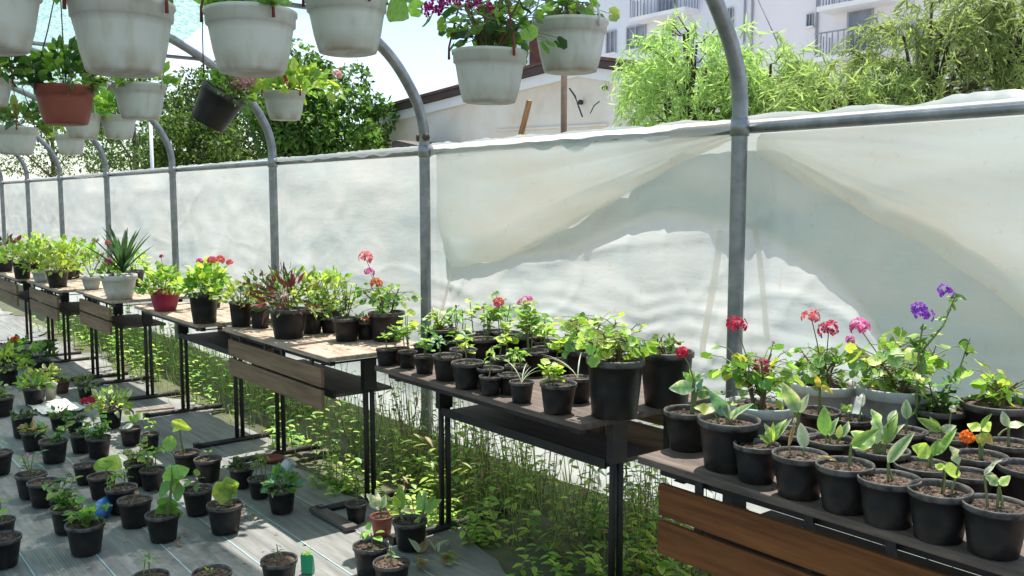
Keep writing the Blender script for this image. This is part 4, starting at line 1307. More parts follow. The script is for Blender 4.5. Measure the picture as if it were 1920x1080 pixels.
def relax():
    groups = {}
    for p in ALLPOTS:
        pr, h = pot_profile(p['kind'])
        p['h'] = h
        s = p['surface']
        if s.startswith('hang'):
            xx = POSTX[int(s[4:])]
            P = at(p['cx'], p['cy'], 'x', xx)
            d = p['w'] * depth(P) / F
            p['pos'] = Vector((P.x, P.y, P.z - h * d)); p['d'] = d
            continue
        zt = DESKS[s][4] + 0.001 if s in DESKS else 0.012
        P, d = solve_pot(p['cx'], p['cy'], p['w'], zt, h)
        p['pos'] = Vector((P.x, P.y, zt)); p['d'] = d * 0.97
        groups.setdefault(s, []).append(p)
    for s, L in groups.items():
        for a in L: a['o'] = a['pos'].copy()
        for it in range(80):
            if it < 60:
                for a in L: a['pos'] += (a['o'] - a['pos']) * 0.2
            for i in range(len(L)):
                for j in range(i + 1, len(L)):
                    a, b = L[i], L[j]
                    v = b['pos'] - a['pos']; v.z = 0
                    need = 0.415 * (a['d'] + b['d'])
                    if v.length < need:
                        if v.length < 1e-4: v = Vector((0.01, 0, 0))
                        k = (need - v.length) * 0.35
                        v.normalize()
                        a['pos'] -= v * k; b['pos'] += v * k
            if s in DESKS:
                xl, xr, y0, y1, zt = DESKS[s]
                for a in L:
                    r = a['d'] * 0.36
                    a['pos'].y = min(max(a['pos'].y, y0 + r * 0.95), y1 - r * 0.6)
                    a['pos'].x = min(max(a['pos'].x, xl + r * 0.8), xr - (0.015 if s == 'T2' else r * 0.6))
            else:
                for a in L:
                    # keep floor pots clear of desk legs and foot bars
                    for (xl, xr, y0, y1, zt) in DESKS.values():
                        for xx in (xl + 0.12, xr - 0.12):
                            if abs(a['pos'].x - xx) < a['d'] * 0.45 + 0.03 and y0 - 0.03 < a['pos'].y + a['d'] * 0.4 and a['pos'].y < y1:
                                a['pos'].x += 0.006 if a['pos'].x > xx else -0.006

def build_pots():
    relax()
    for p in ALLPOTS:
        d, pos, h = p['d'], p['pos'], p['h']
        random.seed(int(p['cx'] * 7 + p['cy'] * 13))
        root = empty(p['name'], pos, p['label'], p.get('cat') or ('hanging plant' if p['hang'] else ('potted plant' if p['plant'] else 'plant pot')), p['group'])
        po = inst('pot', pot_mesh(p['kind'], p['mat']), root, scale=(d, d, d))
        po.rotation_euler = (U(-.02, .02), U(-.02, .02), U(0, 6.28))
        po.scale = (d * U(.97, 1.02), d * U(.97, 1.02), d * U(.97, 1.03))
        drop = {'bowl': 0.06, 'wide': 0.09, 'tall': 0.08}.get(p['kind'], 0.09)
        so = inst('soil', random.choice(_soil), root, loc=(0, 0, (h - drop) * d), scale=(d, d, d * 0.8))
        so.rotation_euler.z = U(0, 6.28)
        if p['hang']:
            hm, top = p['hang']
            zt = (TIE_Z - 0.012) - pos.z if top is None else top
            Ri = (Matrix.Rotation(-p['tilt'], 3, fwd0) if p['tilt'] else Matrix.Identity(3))
            for k in range(3):
                a = 2 * math.pi * k / 3 + p['cx'] * 0.37
                r0 = Vector((math.cos(a) * d * 0.49, math.sin(a) * d * 0.49, h * d - 0.012))
                e = Ri @ Vector((0, 0, zt))
                s = Vector((-math.sin(a), math.cos(a), 0)) * 0.004
                n = Vector((math.cos(a), math.sin(a), 0)) * 0.0015
                m = MB()
                pts = [r0 + Vector((math.cos(a), math.sin(a), 0)) * 0.006 + Vector((0, 0, -0.015)), r0 + Vector((math.cos(a), math.sin(a), 0)) * 0.006 + Vector((0, 0, 0.02)), r0.lerp(e, 0.5), e]
                m.tube(pts, [0.0045, 0.0035, 0.0028, 0.0025], 6)
                m.build('hanger', hm, root, smooth=True)
            MB().tube([Ri @ Vector(q) for q in ((0, 0, zt - 0.02), (0, 0.0, zt + 0.01), (0, 0.014, zt + 0.03), (0, 0.02, zt + 0.015))], 0.003, 6).build('hook', hm, root, smooth=True)
        if p['plant']:
            pl = Plant()
            c = Vector((0, 0, (h - drop + 0.02) * d))
            pw = pos + Vector((0, 0, h * d))
            q = proj(pw)
            OFF[0], OFF[1] = q[0] - p['cx'], q[1] - p['cy']
            p['plant'](pl, c, pos, pw, d)
            OFF[0] = OFF[1] = 0.0
            if p['indiv']:
                for shape, pal, M in pl.leaves:
                    inst('leaf', leaf_mesh(shape, pal), root, mat4=M)
            elif pl.leaves:
                merge_leaves('foliage', pl.leaves, 'leaf', root)
            if pl.stem.v: pl.stem.emit('stem', 'stem_green', root)
            if pl.stem2.v: pl.stem2.emit('woody_stem', 'stem_brown', root)
            for (fc, fp, size, n, loose) in pl.flowers:
                fo = inst('flower_head', flower_mesh(fc, n, loose, random.randint(0, 2)), root, loc=fp, scale=(size,) * 3)
                fo.rotation_euler = (U(-.4, .4), U(-.4, .4), U(0, 6.28))
        if p['tilt']:
            root.rotation_mode = 'QUATERNION'; root.rotation_quaternion = Matrix.Rotation(p['tilt'], 3, fwd0).to_quaternion()

# ---- plant recipes: each returns a function (pl, soil centre in pot space, pot position, rim position, diameter)
def R_pel(hp, sp, n=26, leaf=0.045, flowers=(), pals=('zonal', 'light', 'mid'), stems=4):
    def f(pl, c, pos, pw, d):
        k = depth(pw) / F
        pel(pl, c, hp * k, sp * k, n, leaf, pals, stems)
        for (px, py, fc, spx) in flowers:
            fp = near(pw, px, py, U(-.02, .02)) - pos
            pl.stem.tube([c + Vector((U(-.01, .01), U(-.01, .01), 0)), c.lerp(fp, 0.55) + Vector((0, 0, 0.015)), fp], [0.0022, 0.0018, 0.0015], 5, cap=False)
            pl.flower(fc, fp, spx * k * 1.02, 11, 0.6)
    return f
def R_bush(hp, sp, n=18, leaf=0.045, shape='ovate', pals=('mid', 'light'), droop=0.2, flowers=()):
    def f(pl, c, pos, pw, d):
        k = depth(pw) / F
        bush(pl, c, hp * k, sp * k, n, leaf, shape, pals, droop)
        for (px, py, fc, spx) in flowers:
            fp = near(pw, px, py) - pos
            pl.stem.tube([c, fp], [0.002, 0.0015], 5, cap=False)
            pl.flower(fc, fp, spx * k)
    return f
def R_seed(hp, n=5, leaf=0.04, shape='round', pals=('light', 'lime'), stems=1, flowers=()):
    def f(pl, c, pos, pw, d):
        k = depth(pw) / F
        for q in range(stems):
            o = Vector((U(-.25, .25) * d, U(-.25, .25) * d, 0)) if stems > 1 else Vector((U(-.08, .08) * d, U(-.08, .08) * d, 0))
            seedling(pl, c + o, hp * k * U(0.8, 1.1), n, leaf, shape, pals)
        for (px, py, fc, spx) in flowers:
            fp = near(pw, px, py) - pos
            pl.stem.tube([c, fp], [0.002, 0.0015], 5, cap=False)
            pl.flower(fc, fp, spx * k)
    return f
def R_clump(hp, sp, n=60, leaf=0.035, shape='ovate', pals=('lime', 'light'), flowers=()):
    def f(pl, c, pos, pw, d):
        k = depth(pw) / F
        clump(pl, c, hp * k * 1.15, sp * k * 1.18, int(n * 1.25), leaf, shape, pals)
        for (px, py, fc, spx) in flowers:
            fp = near(pw, px, py) - pos
            pl.stem.tube([c, fp], [0.002, 0.0015], 5, cap=False)
            pl.flower(fc, fp, spx * k)
    return f
def R_placed(leaves, stalks=(), flowers=(), shape='hosta', pals=('var',), extra=None):
    def f(pl, c, pos, pw, d):
        k = depth(pw) / F
        soilw = pos + c
        tmp = Plant()
        placed(tmp, soilw, leaves, shape, pals)
        off = -pos
        for shp, pal, M in tmp.leaves:
            pl.leaves.append((shp, pal, Matrix.Translation(off) @ M))
        for pts in stalks:
            pl.stem.tube([near(soilw, *q) - pos for q in pts], [0.0028] + [0.0022] * (len(pts) - 1), 5, cap=False)
        # every leaf stands on the soil by a short stalk
        for q in leaves:
            b = near(soilw, *q[0]) - pos
            pl.stem.tube([Vector((b.x * 0.6, b.y * 0.6, c.z - 0.005)), b], [0.003, 0.0022], 5, cap=False)
        for (px, py, fc, spx) in flowers:
            fp = near(soilw, px, py) - pos
            pl.flower(fc, fp, spx * k)
        if extra: extra(pl, c, pos, pw, d)
    return f

# ------------------------------------------------------------------ pots on the nearest desk
G1 = 'pots on the nearest desk'
HP = 'potted_seedling'
add_pot('T1', HP, 'black pot at the left end of the nearest desk, drooping broad leaf and red flower', 1275, 764, 92, plant=R_placed(
    [((1288, 722), (1240, 716), 26, 'var'), ((1284, 712), (1268, 690), 12, 'light'), ((1288, 712), (1300, 688), 12, 'mid'), ((1292, 728), (1318, 716), 14, 'mid'), ((1292, 724), (1306, 706), 12, 'blue'), ((1290, 735), (1325, 735), 14, 'mid'), ((1286, 705), (1278, 682), 9, 'light')],
    [[(1290, 768), (1288, 730), (1284, 700), (1275, 675), (1266, 660)]], [(1264, 655, 'red', 26)]), group=G1)
add_pot('T1', HP, 'wide black pot with four striped leaves, second from the left end of the nearest desk', 1367, 783, 121, plant=R_placed(
    [((1362, 778), (1336, 728), 22, 'blue'), ((1368, 782), (1352, 742), 18, 'var'), ((1374, 780), (1410, 750), 16, 'var'), ((1340, 770), (1304, 758), 22, 'lime'), ((1372, 784), (1384, 760), 14, 'pale')]), group=G1)
add_pot('T1', HP, 'black pot with bushy striped shoots, third along the front row of the nearest desk', 1418, 830, 90, plant=R_placed(
    [((1446, 826), (1434, 790), 14, 'var'), ((1448, 826), (1462, 776), 16, 'light'), ((1450, 826), (1482, 778), 12, 'var'), ((1442, 828), (1424, 812), 12, 'light'), ((1446, 826), (1446, 796), 12, 'lime')]), group=G1)
add_pot('T1', HP, 'black pot with one upright pale leaf and a withered one, fourth in the front row', 1500, 845, 107, plant=R_placed(
    [((1508, 838), (1502, 788), 22, 'pale'), ((1478, 835), (1492, 784), 5, 'dry')]), group=G1)
add_pot('T1', HP, 'black pot with a single thin stalk, fifth in the front row of the nearest desk', 1588, 868, 112, plant=R_placed(
    [((1597, 832), (1652, 800), 18, 'light'), ((1570, 862), (1540, 850), 6, 'dry')], [[(1597, 872), (1597, 850), (1598, 830)]]), group=G1)
add_pot('T1', HP, 'black pot with one long upright cream-edged leaf, sixth in the front row', 1661, 892, 116, plant=R_placed(
    [((1657, 868), (1704, 806), 22, 'var')], [[(1666, 898), (1660, 880), (1657, 866)]]), group=G1)
add_pot('T1', HP, 'black pot with rounded lime leaf and pale blade, seventh in the front row', 1759, 916, 122, plant=R_placed(
    [((1766, 880), (1802, 884), 30, 'lime'), ((1766, 880), (1752, 868), 14, 'lime'), ((1794, 870), (1776, 832), 20, 'pale')], [[(1765, 922), (1767, 900), (1766, 878)]]), group=G1)
add_pot('T1', HP, 'black pot with curled striped sprout, last in the front row at the picture edge', 1866, 938, 126, plant=R_placed(
    [((1872, 905), (1848, 885), 20, 'var'), ((1873, 905), (1897, 892), 16, 'var'), ((1845, 890), (1873, 846), 10, 'pale')], [[(1880, 950), (1876, 925), (1872, 905)]]), group=G1)
add_pot('T1', HP, 'black pot with tall upright spear leaves behind the front row, below the white pot', 1490, 806, 92, plant=R_placed(
    [((1496, 772), (1473, 712), 26, 'var'), ((1500, 772), (1515, 736), 14, 'pale'), ((1496, 785), (1490, 740), 14, 'light')], [[(1496, 812), (1497, 790), (1497, 770)]]), group=G1)
add_pot('T1', HP, 'black pot with two bright green pointed shoots in the second row', 1558, 822, 98, plant=R_placed(
    [((1548, 815), (1544, 758), 26, 'light'), ((1556, 815), (1562, 780), 16, 'var'), ((1576, 818), (1596, 784), 15, 'var'), ((1572, 820), (1576, 792), 12, 'lime')]), group=G1)
add_pot('T1', HP, 'black pot with the fullest fan of striped leaves in the second row', 1653, 840, 108, plant=R_placed(
    [((1645, 830), (1640, 778), 24, 'pale'), ((1656, 830), (1680, 770), 22, 'light'), ((1640, 828), (1598, 800), 26, 'var'), ((1660, 832), (1686, 786), 16, 'var'), ((1636, 832), (1594, 832), 18, 'light'), ((1650, 805), (1636, 762), 22, 'var'), ((1665, 790), (1682, 762), 12, 'var')]), group=G1)
add_pot('T1', HP, 'black pot with two wide spreading leaves, behind the sixth and seventh front pots', 1735, 866, 106, plant=R_placed(
    [((1750, 852), (1717, 828), 30, 'lime'), ((1752, 854), (1802, 806), 16, 'light'), ((1752, 850), (1765, 822), 14, 'light')], [[(1752, 872), (1752, 850)]]), group=G1)
add_pot('T1', HP, 'black pot of bare soil wedged between the last two front pots', 1812, 885, 92, plant=None, group=G1)
add_pot('T1', HP, 'black pot with orange flower and yellow green leaves', 1840, 852, 100, plant=R_placed(
    [((1840, 806), (1818, 790), 20, 'lime'), ((1842, 806), (1862, 792), 20, 'lime'), ((1840, 802), (1856, 772), 12, 'light'), ((1838, 812), (1834, 828), 16, 'yellow'), ((1844, 812), (1864, 824), 18, 'yellow'), ((1842, 808), (1848, 832), 16, 'lime')],
    [[(1836, 862), (1836, 835), (1840, 806)]], [(1813, 818, 'orange', 30)]), group=G1)
add_pot('T1', HP, 'black pot at the right picture edge in the second row, soil only showing', 1925, 872, 108, plant=None, group=G1)
add_pot('T1', HP, 'black pot with tiny shoot behind the orange flower, near the dark back pot', 1893, 828, 92, plant=R_placed(
    [((1890, 798), (1878, 768), 16, 'pale'), ((1892, 800), (1920, 782), 22, 'var')], [[(1872, 815), (1880, 806), (1891, 800)]]), group=G1)
add_pot('T1', HP, 'small black pot with yellow bud stem in front of the white pot', 1545, 768, 84, plant=R_placed(
    [((1548, 724), (1572, 732), 12, 'yellow'), ((1546, 726), (1540, 700), 10, 'yellow'), ((1546, 730), (1532, 722), 10, 'olive')], [[(1550, 770), (1547, 728)]]), group=G1)
add_pot('T1', HP, 'small black pot with a little green rosette in the third row', 1592, 780, 78, plant=R_placed(
    [((1577, 770), (1570, 752), 12, 'light'), ((1578, 770), (1590, 756), 12, 'light'), ((1606, 760), (1604, 728), 14, 'white')]), group=G1)
add_pot('T1', HP, 'black pot with narrow folded leaf rising in the third row', 1704, 806, 84, plant=R_placed([((1707, 785), (1706, 746), 18, 'var')], [[(1707, 810), (1707, 784)]]), group=G1)
add_pot('T1', HP, 'black pot with three cream-edged leaves in the third row', 1765, 812, 86, plant=R_placed(
    [((1758, 806), (1714, 780), 18, 'light'), ((1762, 808), (1776, 790), 22, 'pale'), ((1758, 804), (1738, 780), 10, 'light'), ((1776, 770), (1784, 758), 12, 'olive')]), group=G1)
# rear pelargoniums of the nearest desk
add_pot('T1', 'potted_pelargonium', 'grey white pot with pelargonium, one crimson and one red head, before the nearest hoop', 1425, 752, 138, 'wide', 'grey_plastic', R_pel(115, 140, 40, 0.04, [(1380, 608, 'red', 36), (1431, 686, 'crimson', 34), (1450, 640, 'crimson', 6)], ('light', 'mid', 'lime', 'zonal'), 6), group=G1)
add_pot('T1', 'potted_pelargonium', 'clean white pot of pelargonium with salmon and crimson flower heads', 1546, 712, 128, 'wide', 'white_plastic', R_pel(70, 125, 38, 0.036, [(1521, 592, 'salmon', 30), (1554, 618, 'crimson', 36)], ('light', 'mid', 'zonal'), 5), group=G1)
add_pot('T1', 'potted_pelargonium', 'large grey pot of dense pelargonium with pink flower heads', 1681, 722, 146, 'wide', 'grey_plastic', R_pel(105, 165, 60, 0.042, [(1612, 612, 'pink', 36), (1594, 636, 'pink', 18)], ('mid', 'light', 'light', 'lime'), 6), group=G1)
def painted_tongue(pl, c, pos, pw, d):
    S = [[(1720, 770), (1722, 690), (1724, 650), (1732, 605)], [(1724, 700), (1735, 650), (1770, 608), (1785, 570), (1795, 548)], [(1745, 770), (1770, 730), (1800, 690), (1812, 655), (1820, 632)]]
    for s in S:
        pts = [near(pw, *q) - pos for q in s]
        pl.stem.tube(pts, [0.004, 0.0033, 0.0027, 0.002, 0.0015][:len(pts)], 5, cap=False)
        for a, b in zip(pts, pts[1:]):
            for q in range(5):
                p0 = a.lerp(b, U(0, 1))
                e = rdir(0.3)
                pl.leaf('ovate', random.choice(('dark', 'mid', 'mid', 'light')), p0, e, rdir(1), U(0.018, 0.04))
    for px, py in ((1772, 546), (1725, 580), (1733, 590)):
        pl.flower('purple', near(pw, px, py) - pos, 32 * depth(pw) / F, 9, 0.5)
    bush(pl, c, 70 * depth(pw) / F, 90 * depth(pw) / F, 14, 0.045, 'ovate', ('mid', 'light', 'dark'))
add_pot('T1', 'potted_flower', 'black pot with two tall purple flowers on long leaning stems', 1768, 764, 100, plant=painted_tongue, group=G1)
add_pot('T1', 'potted_pelargonium', 'broad black pot with green pelargonium and no flowers, rear right of the nearest desk', 1872, 748, 134, plant=R_pel(70, 90, 20, 0.045, (), ('light', 'mid', 'lime'), 3), group=G1)

# ------------------------------------------------------------------ pots on the crowded second desk
G2 = 'pots on the desk with the open shelf'
def seedspec(i):
    return [R_seed(52, 6, 0.036), R_seed(60, 7, 0.034, pals=('light', 'mid', 'lime')), R_seed(46, 5, 0.036, 'ovate', ('light', 'mid'))][i % 3]
add_pot('T2', HP, 'first small black pot at the left end of the crowded desk, beside a brown one', 716, 650, 40, plant=R_seed(40, 5, 0.03))
add_pot('T2', HP, 'small brown plastic pot squeezed between black ones at the left of the crowded desk', 744, 650, 38, mat='brown_plastic', plant=R_seed(45, 9, 0.034, pals=('light', 'mid'), stems=2))
add_pot('T2', HP, 'small black pot right of the brown pot, front edge of the crowded desk', 764, 658, 39, plant=R_seed(70, 8, 0.036, pals=('lime', 'light'), stems=2))
add_pot('T2', HP, 'small black pot left of the double-rimmed pair on the crowded desk', 796, 666, 42, plant=R_seed(36, 6, 0.034, pals=('light', 'blue'), stems=2))
add_pot('T2', HP, 'black pot half hidden behind the one with the round lime seedling', 838, 664, 60, plant=R_seed(50, 6, 0.036, 'ovate', ('mid', 'blue'), 2))
add_pot('T2', HP, 'black pot with a round-leaved lime seedling at the front of the crowded desk', 851, 684, 66, plant=R_seed(46, 8, 0.034, pals=('lime', 'light')))
add_pot('T2', HP, 'black pot with drooping two-leaf seedling, right of the round-leaved lime one', 896, 688, 54, plant=R_seed(44, 4, 0.036, 'ovate', ('light', 'lime')))
add_pot('T2', HP, 'small black pot with dark thin shoot near the desk front', 920, 703, 46, plant=R_seed(34, 3, 0.026, 'ovate', ('mid', 'dark')))
add_pot('T2', HP, 'small black pot with a folded lime leaf behind the frontmost pot', 955, 700, 48, plant=R_seed(44, 4, 0.036, 'ovate', ('lime', 'light')))
add_pot('T2', HP, 'small black pot with arching white grass blades behind the frontmost pot', 978, 714, 50, plant=lambda pl, c, pos, pw, d: arcs(pl, c, 0.09, 5, 'pale'))
add_pot('T2', HP, 'frontmost black pot on the crowded desk with a compact bright green rosette', 1025, 719, 74, plant=R_seed(38, 11, 0.032, pals=('light', 'lime'), stems=2))
add_pot('T2', HP, 'black pot with two curved pale blades forming a hoop', 1083, 704, 62, plant=lambda pl, c, pos, pw, d: arcs(pl, c, 0.10, 4, 'pale'))
add_pot('T2', 'potted_pelargonium', 'big black tub of yellow green pelargonium near the right end of the crowded desk', 1156, 666, 114, 'tall', plant=R_pel(70, 125, 44, 0.04, (), ('lime', 'light', 'light'), 6))
add_pot('T2', 'potted_pelargonium', 'big black tub with few cut stems at the right end of the crowded desk', 1260, 655, 106, 'tall', plant=R_pel(45, 90, 9, 0.036, (), ('light', 'olive'), 4))
add_pot('T2', 'potted_pelargonium', 'black pot with tall green pelargonium behind the big yellow green tub', 1095, 648, 96, plant=R_pel(78, 120, 34, 0.04, (), ('light', 'lime', 'mid'), 5))
add_pot('T2', HP, 'black pot in the second row with brown stalk, left of centre on the crowded desk', 868, 652, 54, plant=R_seed(52, 6, 0.036, 'ovate', ('light', 'lime')))
add_pot('T2', HP, 'black pot in the third row below the dark drooping sapling', 858, 634, 56, plant=R_seed(72, 7, 0.04, 'ovate', ('dark', 'mid')))
add_pot('T2', HP, 'black pot in the third row with a dull red bud', 905, 632, 56, plant=R_seed(60, 8, 0.036, pals=('light', 'mid'), stems=2, flowers=[(935, 566, 'salmon', 24)]))
add_pot('T2', HP, 'black pot in the second row with pale veined shoots', 945, 668, 52, plant=R_seed(70, 8, 0.038, pals=('light', 'lime'), stems=2))
add_pot('T2', HP, 'black pot in the middle of the crowded desk with leafy climbing stems', 1000, 655, 60, plant=R_seed(84, 10, 0.04, pals=('light', 'mid'), stems=3))
add_pot('T2', HP, 'grey pot at the back of the crowded desk near the second hoop', 846, 614, 56, 'nursery', 'grey_plastic', R_seed(54, 7, 0.038, 'ovate', ('mid', 'light'), 2))
add_pot('T2', HP, 'black pot at the back with a tall thin dark sapling', 925, 612, 50, plant=R_seed(56, 6, 0.04, 'ovate', ('mid', 'dark'), 2))
add_pot('T2', HP, 'black pot at the back with green heart-shaped leaves', 985, 615, 52, plant=R_seed(66, 8, 0.045, 'wide', ('mid', 'light'), 2))
add_pot('T2', 'potted_pelargonium', 'black pot at the back of the crowded desk with a pink flower head', 1045, 622, 58, plant=R_pel(60, 80, 16, 0.036, [(1038, 566, 'pink', 32)], ('light', 'mid'), 3))
add_pot('T2', HP, 'black pot at the back with rising pale leaves, right of the pink flower', 1120, 640, 56, plant=R_seed(58, 9, 0.036, pals=('light', 'mid'), stems=3))
add_pot('T2', 'potted_pelargonium', 'black pot at the back right between the two big tubs', 1208, 645, 60, plant=R_pel(50, 80, 16, 0.036, (), ('lime', 'light'), 3))
add_pot('T2', HP, 'dark pot with yellow green foliage right in front of the second hoop', 790, 602, 58, 'tall', plant=R_bush(50, 80, 30, 0.036, 'ovate', ('lime', 'light')))

for i_, (cx_, cy_, w_, h_, lab_) in enumerate((
        (884, 618, 50, 58, 'black pot in the back row with pale drooping sapling, right of the grey pot'),
        (960, 632, 54, 62, 'black pot in the third row with fresh green shoots, centre of the crowded desk'),
        (1022, 650, 54, 58, 'black pot with reddish stalks between the leafy climbing stems and the big tub'),
        (968, 684, 48, 36, 'small black pot with a dark shoot behind the white grass blades'),
        (1060, 676, 56, 44, 'black pot hidden behind the hoop of pale blades'),
        (1082, 628, 50, 50, 'black pot in the back row with round leaves right of the pink flower'),
        (1165, 634, 54, 46, 'black pot in the back row behind the big yellow green tub'),
        (812, 640, 44, 44, 'small black pot behind the first row near the second hoop'))):
    add_pot('T2', HP, lab_, cx_, cy_, w_, plant=R_seed(h_, 8, 0.036, ('round', 'ovate')[i_ % 2], (('light', 'lime'), ('light', 'mid'))[i_ % 2], 2))

# ------------------------------------------------------------------ third desk
G3 = 'pots on the desk with the red coleus'
add_pot('T3', 'potted_shrub', 'square-looking black pot of pale lime leaves at the left end of the coleus desk', 448, 564, 46, 'tall', plant=R_clump(34, 76, 70, 0.03), indiv=False)
add_pot('T3', 'potted_shrub', 'black pot with olive foliage between the lime pot and the coleus', 487, 574, 40, 'tall', plant=R_clump(60, 66, 60, 0.034, pals=('olive', 'dark', 'red')), indiv=False)
add_pot('T3', 'coleus_plant', 'large black pot of drooping wine red coleus', 540, 576, 72, 'nursery', plant=R_clump(70, 92, 80, 0.055, 'lance', ('red', 'red', 'dark', 'olive')), indiv=True)
add_pot('T3', 'potted_shrub', 'black pot with yellow green bush right of the coleus', 586, 582, 42, 'tall', plant=R_clump(72, 80, 80, 0.034, pals=('lime', 'olive', 'light')), indiv=False)
add_pot('T3', 'potted_shrub', 'small black pot with blue green leaves at the front of the coleus desk', 616, 593, 38, plant=R_clump(45, 62, 50, 0.036, pals=('blue', 'mid')), indiv=False)
add_pot('T3', 'potted_shrub', 'black pot of brownish stems right of the blue green plant', 655, 594, 56, plant=R_bush(74, 60, 36, 0.034, 'ovate', ('light', 'olive')), indiv=False)
add_pot('T3', 'potted_flower', 'tapered dark pot filled with flat dark magenta flowers', 698, 602, 44, plant=R_clump(10, 46, 24, 0.03, pals=('red', 'red', 'dark')), indiv=False)
add_pot('T3', 'potted_pelargonium', 'broad dark pot of tall green pelargonium with red, pink and orange flower heads', 708, 580, 72, plant=R_pel(60, 105, 46, 0.036, [(668, 482, 'salmon', 26), (676, 508, 'pink', 18), (688, 530, 'orange', 22)], ('mid', 'light'), 6), indiv=False)
add_pot('T3', 'potted_shrub', 'back pot on the coleus desk with olive upright leaves near third hoop', 455, 548, 48, plant=R_clump(50, 74, 60, 0.034, pals=('olive', 'light', 'mid')), indiv=False)
add_pot('T3', 'potted_shrub', 'back pot on the coleus desk with yellow leaves behind the blue green plant', 628, 566, 52, plant=R_clump(58, 90, 80, 0.036, pals=('lime', 'olive', 'light')), indiv=False)

# ------------------------------------------------------------------ fourth desk
add_pot('T4', 'potted_pelargonium', 'bright magenta pot with leafy plant', 303, 542, 60, 'wide', 'magenta_plastic', R_clump(42, 80, 80, 0.04, 'wide', ('light', 'mid', 'lime'), [(297, 480, 'crimson', 9)]), indiv=False)
add_pot('T4', 'plant_pot', 'small white pot tucked left of the magenta pot', 266, 536, 36, 'wide', 'white_plastic', R_clump(34, 30, 24, 0.03, pals=('mid', 'dark'), flowers=[(268, 503, 'red', 13)]), indiv=False)
add_pot('T4', 'potted_pelargonium', 'black pot right of the magenta pot with a row of pink flowers above', 363, 549, 57, 'tall', plant=R_clump(48, 72, 80, 0.042, 'wide', ('light', 'mid', 'lime'), [(355, 490, 'pink', 15), (378, 488, 'salmon', 20), (394, 487, 'salmon', 20), (411, 492, 'salmon', 15)]), indiv=False)
add_pot('T4', 'potted_shrub', 'black pot half hidden behind the pink-flowered one', 397, 538, 38, 'tall', plant=R_clump(46, 56, 40, 0.038, 'wide', ('light', 'lime')), indiv=False)
add_pot('T4', 'potted_shrub', 'black pot behind the magenta pot in front of the fourth hoop', 322, 512, 36, plant=R_clump(26, 46, 36, 0.034, pals=('lime', 'light')), indiv=False)

# ------------------------------------------------------------------ fifth desk and beyond
def yucca(pl, c, pos, pw, d):
    k = depth(pw) / F
    swords(pl, c + Vector((0.03, 0.02, 0.02)), 88 * k, 26)
    clump(pl, c + Vector((0.0, -0.05, 0)), 28 * k, 60 * k, 26, 0.04, 'wide', ('light', 'mid'))
    for px, py, cc, s in ((183, 492, 'pink', 20), (182, 456, 'salmon', 12)):
        fp = near(pw, px, py) - pos
        pl.stem.tube([c, fp], [0.002, 0.0015], 5, cap=False)
        pl.flower(cc, fp, s * k)
add_pot('T5', 'potted_yucca', 'white pot with spiky dark green yucca', 203, 515, 69, 'wide', 'white_plastic', yucca, indiv=True)
add_pot('T5', 'potted_shrub', 'dark pot of yellow green leaves behind the white yucca pot', 246, 505, 48, plant=R_clump(42, 62, 56, 0.04, pals=('lime', 'light')), indiv=False)
add_pot('T5', 'potted_shrub', 'dim pot with pale leaves left of the yucca', 153, 513, 36, 'wide', 'grey_plastic', R_clump(60, 70, 50, 0.042, pals=('light', 'olive')), indiv=False)
add_pot('T6', 'potted_shrub', 'black pot spilling lime leaves at the front of the desk left of the yucca', 105, 505, 42, plant=R_clump(24, 70, 60, 0.045, pals=('lime', 'lime', 'light')), indiv=False)
add_pot('T6', 'potted_shrub', 'light grey pot beside the spilling lime pot, far left desks', 76, 507, 32, 'wide', 'grey_plastic', R_clump(46, 60, 56, 0.05, pals=('lime', 'light')), indiv=False)
add_pot('T6', 'potted_shrub', 'black pot of tall yellow green foliage behind the spilling lime pot', 128, 495, 34, plant=R_clump(50, 76, 70, 0.05, pals=('lime', 'light')), indiv=False)
add_pot('T6', 'potted_shrub', 'back pot behind the light grey one, near the fifth hoop', 92, 484, 34, plant=R_clump(36, 70, 60, 0.05, pals=('light', 'lime')), indiv=False)
add_pot('T7', 'potted_shrub', 'square black pot of lime foliage near the left picture edge', 47, 492, 35, 'tall', plant=R_clump(28, 84, 70, 0.05, pals=('lime', 'light')), indiv=False)
add_pot('T7', 'potted_shrub', 'black pot with dull red leaves at the far left edge', 8, 482, 34, plant=R_clump(42, 66, 50, 0.05, pals=('olive', 'red', 'light')), indiv=False)
add_pot('T7', 'potted_shrub', 'black pot with high pale foliage behind the square black one', 66, 480, 32, plant=R_clump(40, 64, 56, 0.05, pals=('lime', 'light')), indiv=False)

# ------------------------------------------------------------------ pots on the floor
def FP(label, cx, cy, w, plant, kind='nursery', mat='black_plastic', indiv=True, name=HP):
    add_pot('floor', name, label, cx, cy, w, kind, mat, plant, indiv)
FP('black floor pot with bright translucent green leaves in the sunlit strip', 421, 942, 69, R_placed([((430, 935), (412, 898), 26, 'lime'), ((432, 930), (428, 890), 22, 'light'), ((428, 938), (405, 925), 16, 'light'), ((432, 934), (438, 905), 12, 'light')], [[(430, 955), (431, 938)], [(436, 955), (432, 936)]], shape='wide'))
FP('black floor pot with a tall stem of broad round leaves hanging over its rim', 305, 960, 66, R_placed([((316, 940), (318, 990), 34, 'mid'), ((318, 930), (312, 960), 26, 'mid'), ((320, 915), (300, 905), 26, 'mid'), ((322, 910), (342, 895), 26, 'light'), ((322, 920), (345, 915), 24, 'mid'), ((320, 900), (318, 872), 20, 'light'), ((324, 890), (350, 872), 20, 'light')], [[(308, 962), (318, 940), (322, 905), (322, 875)]], shape='wide'))
FP('black floor pot with dried stub of a stem beside the blue bottle', 252, 934, 65, R_placed([((252, 925), (262, 916), 8, 'dry')], [[(248, 945), (255, 925)]]))
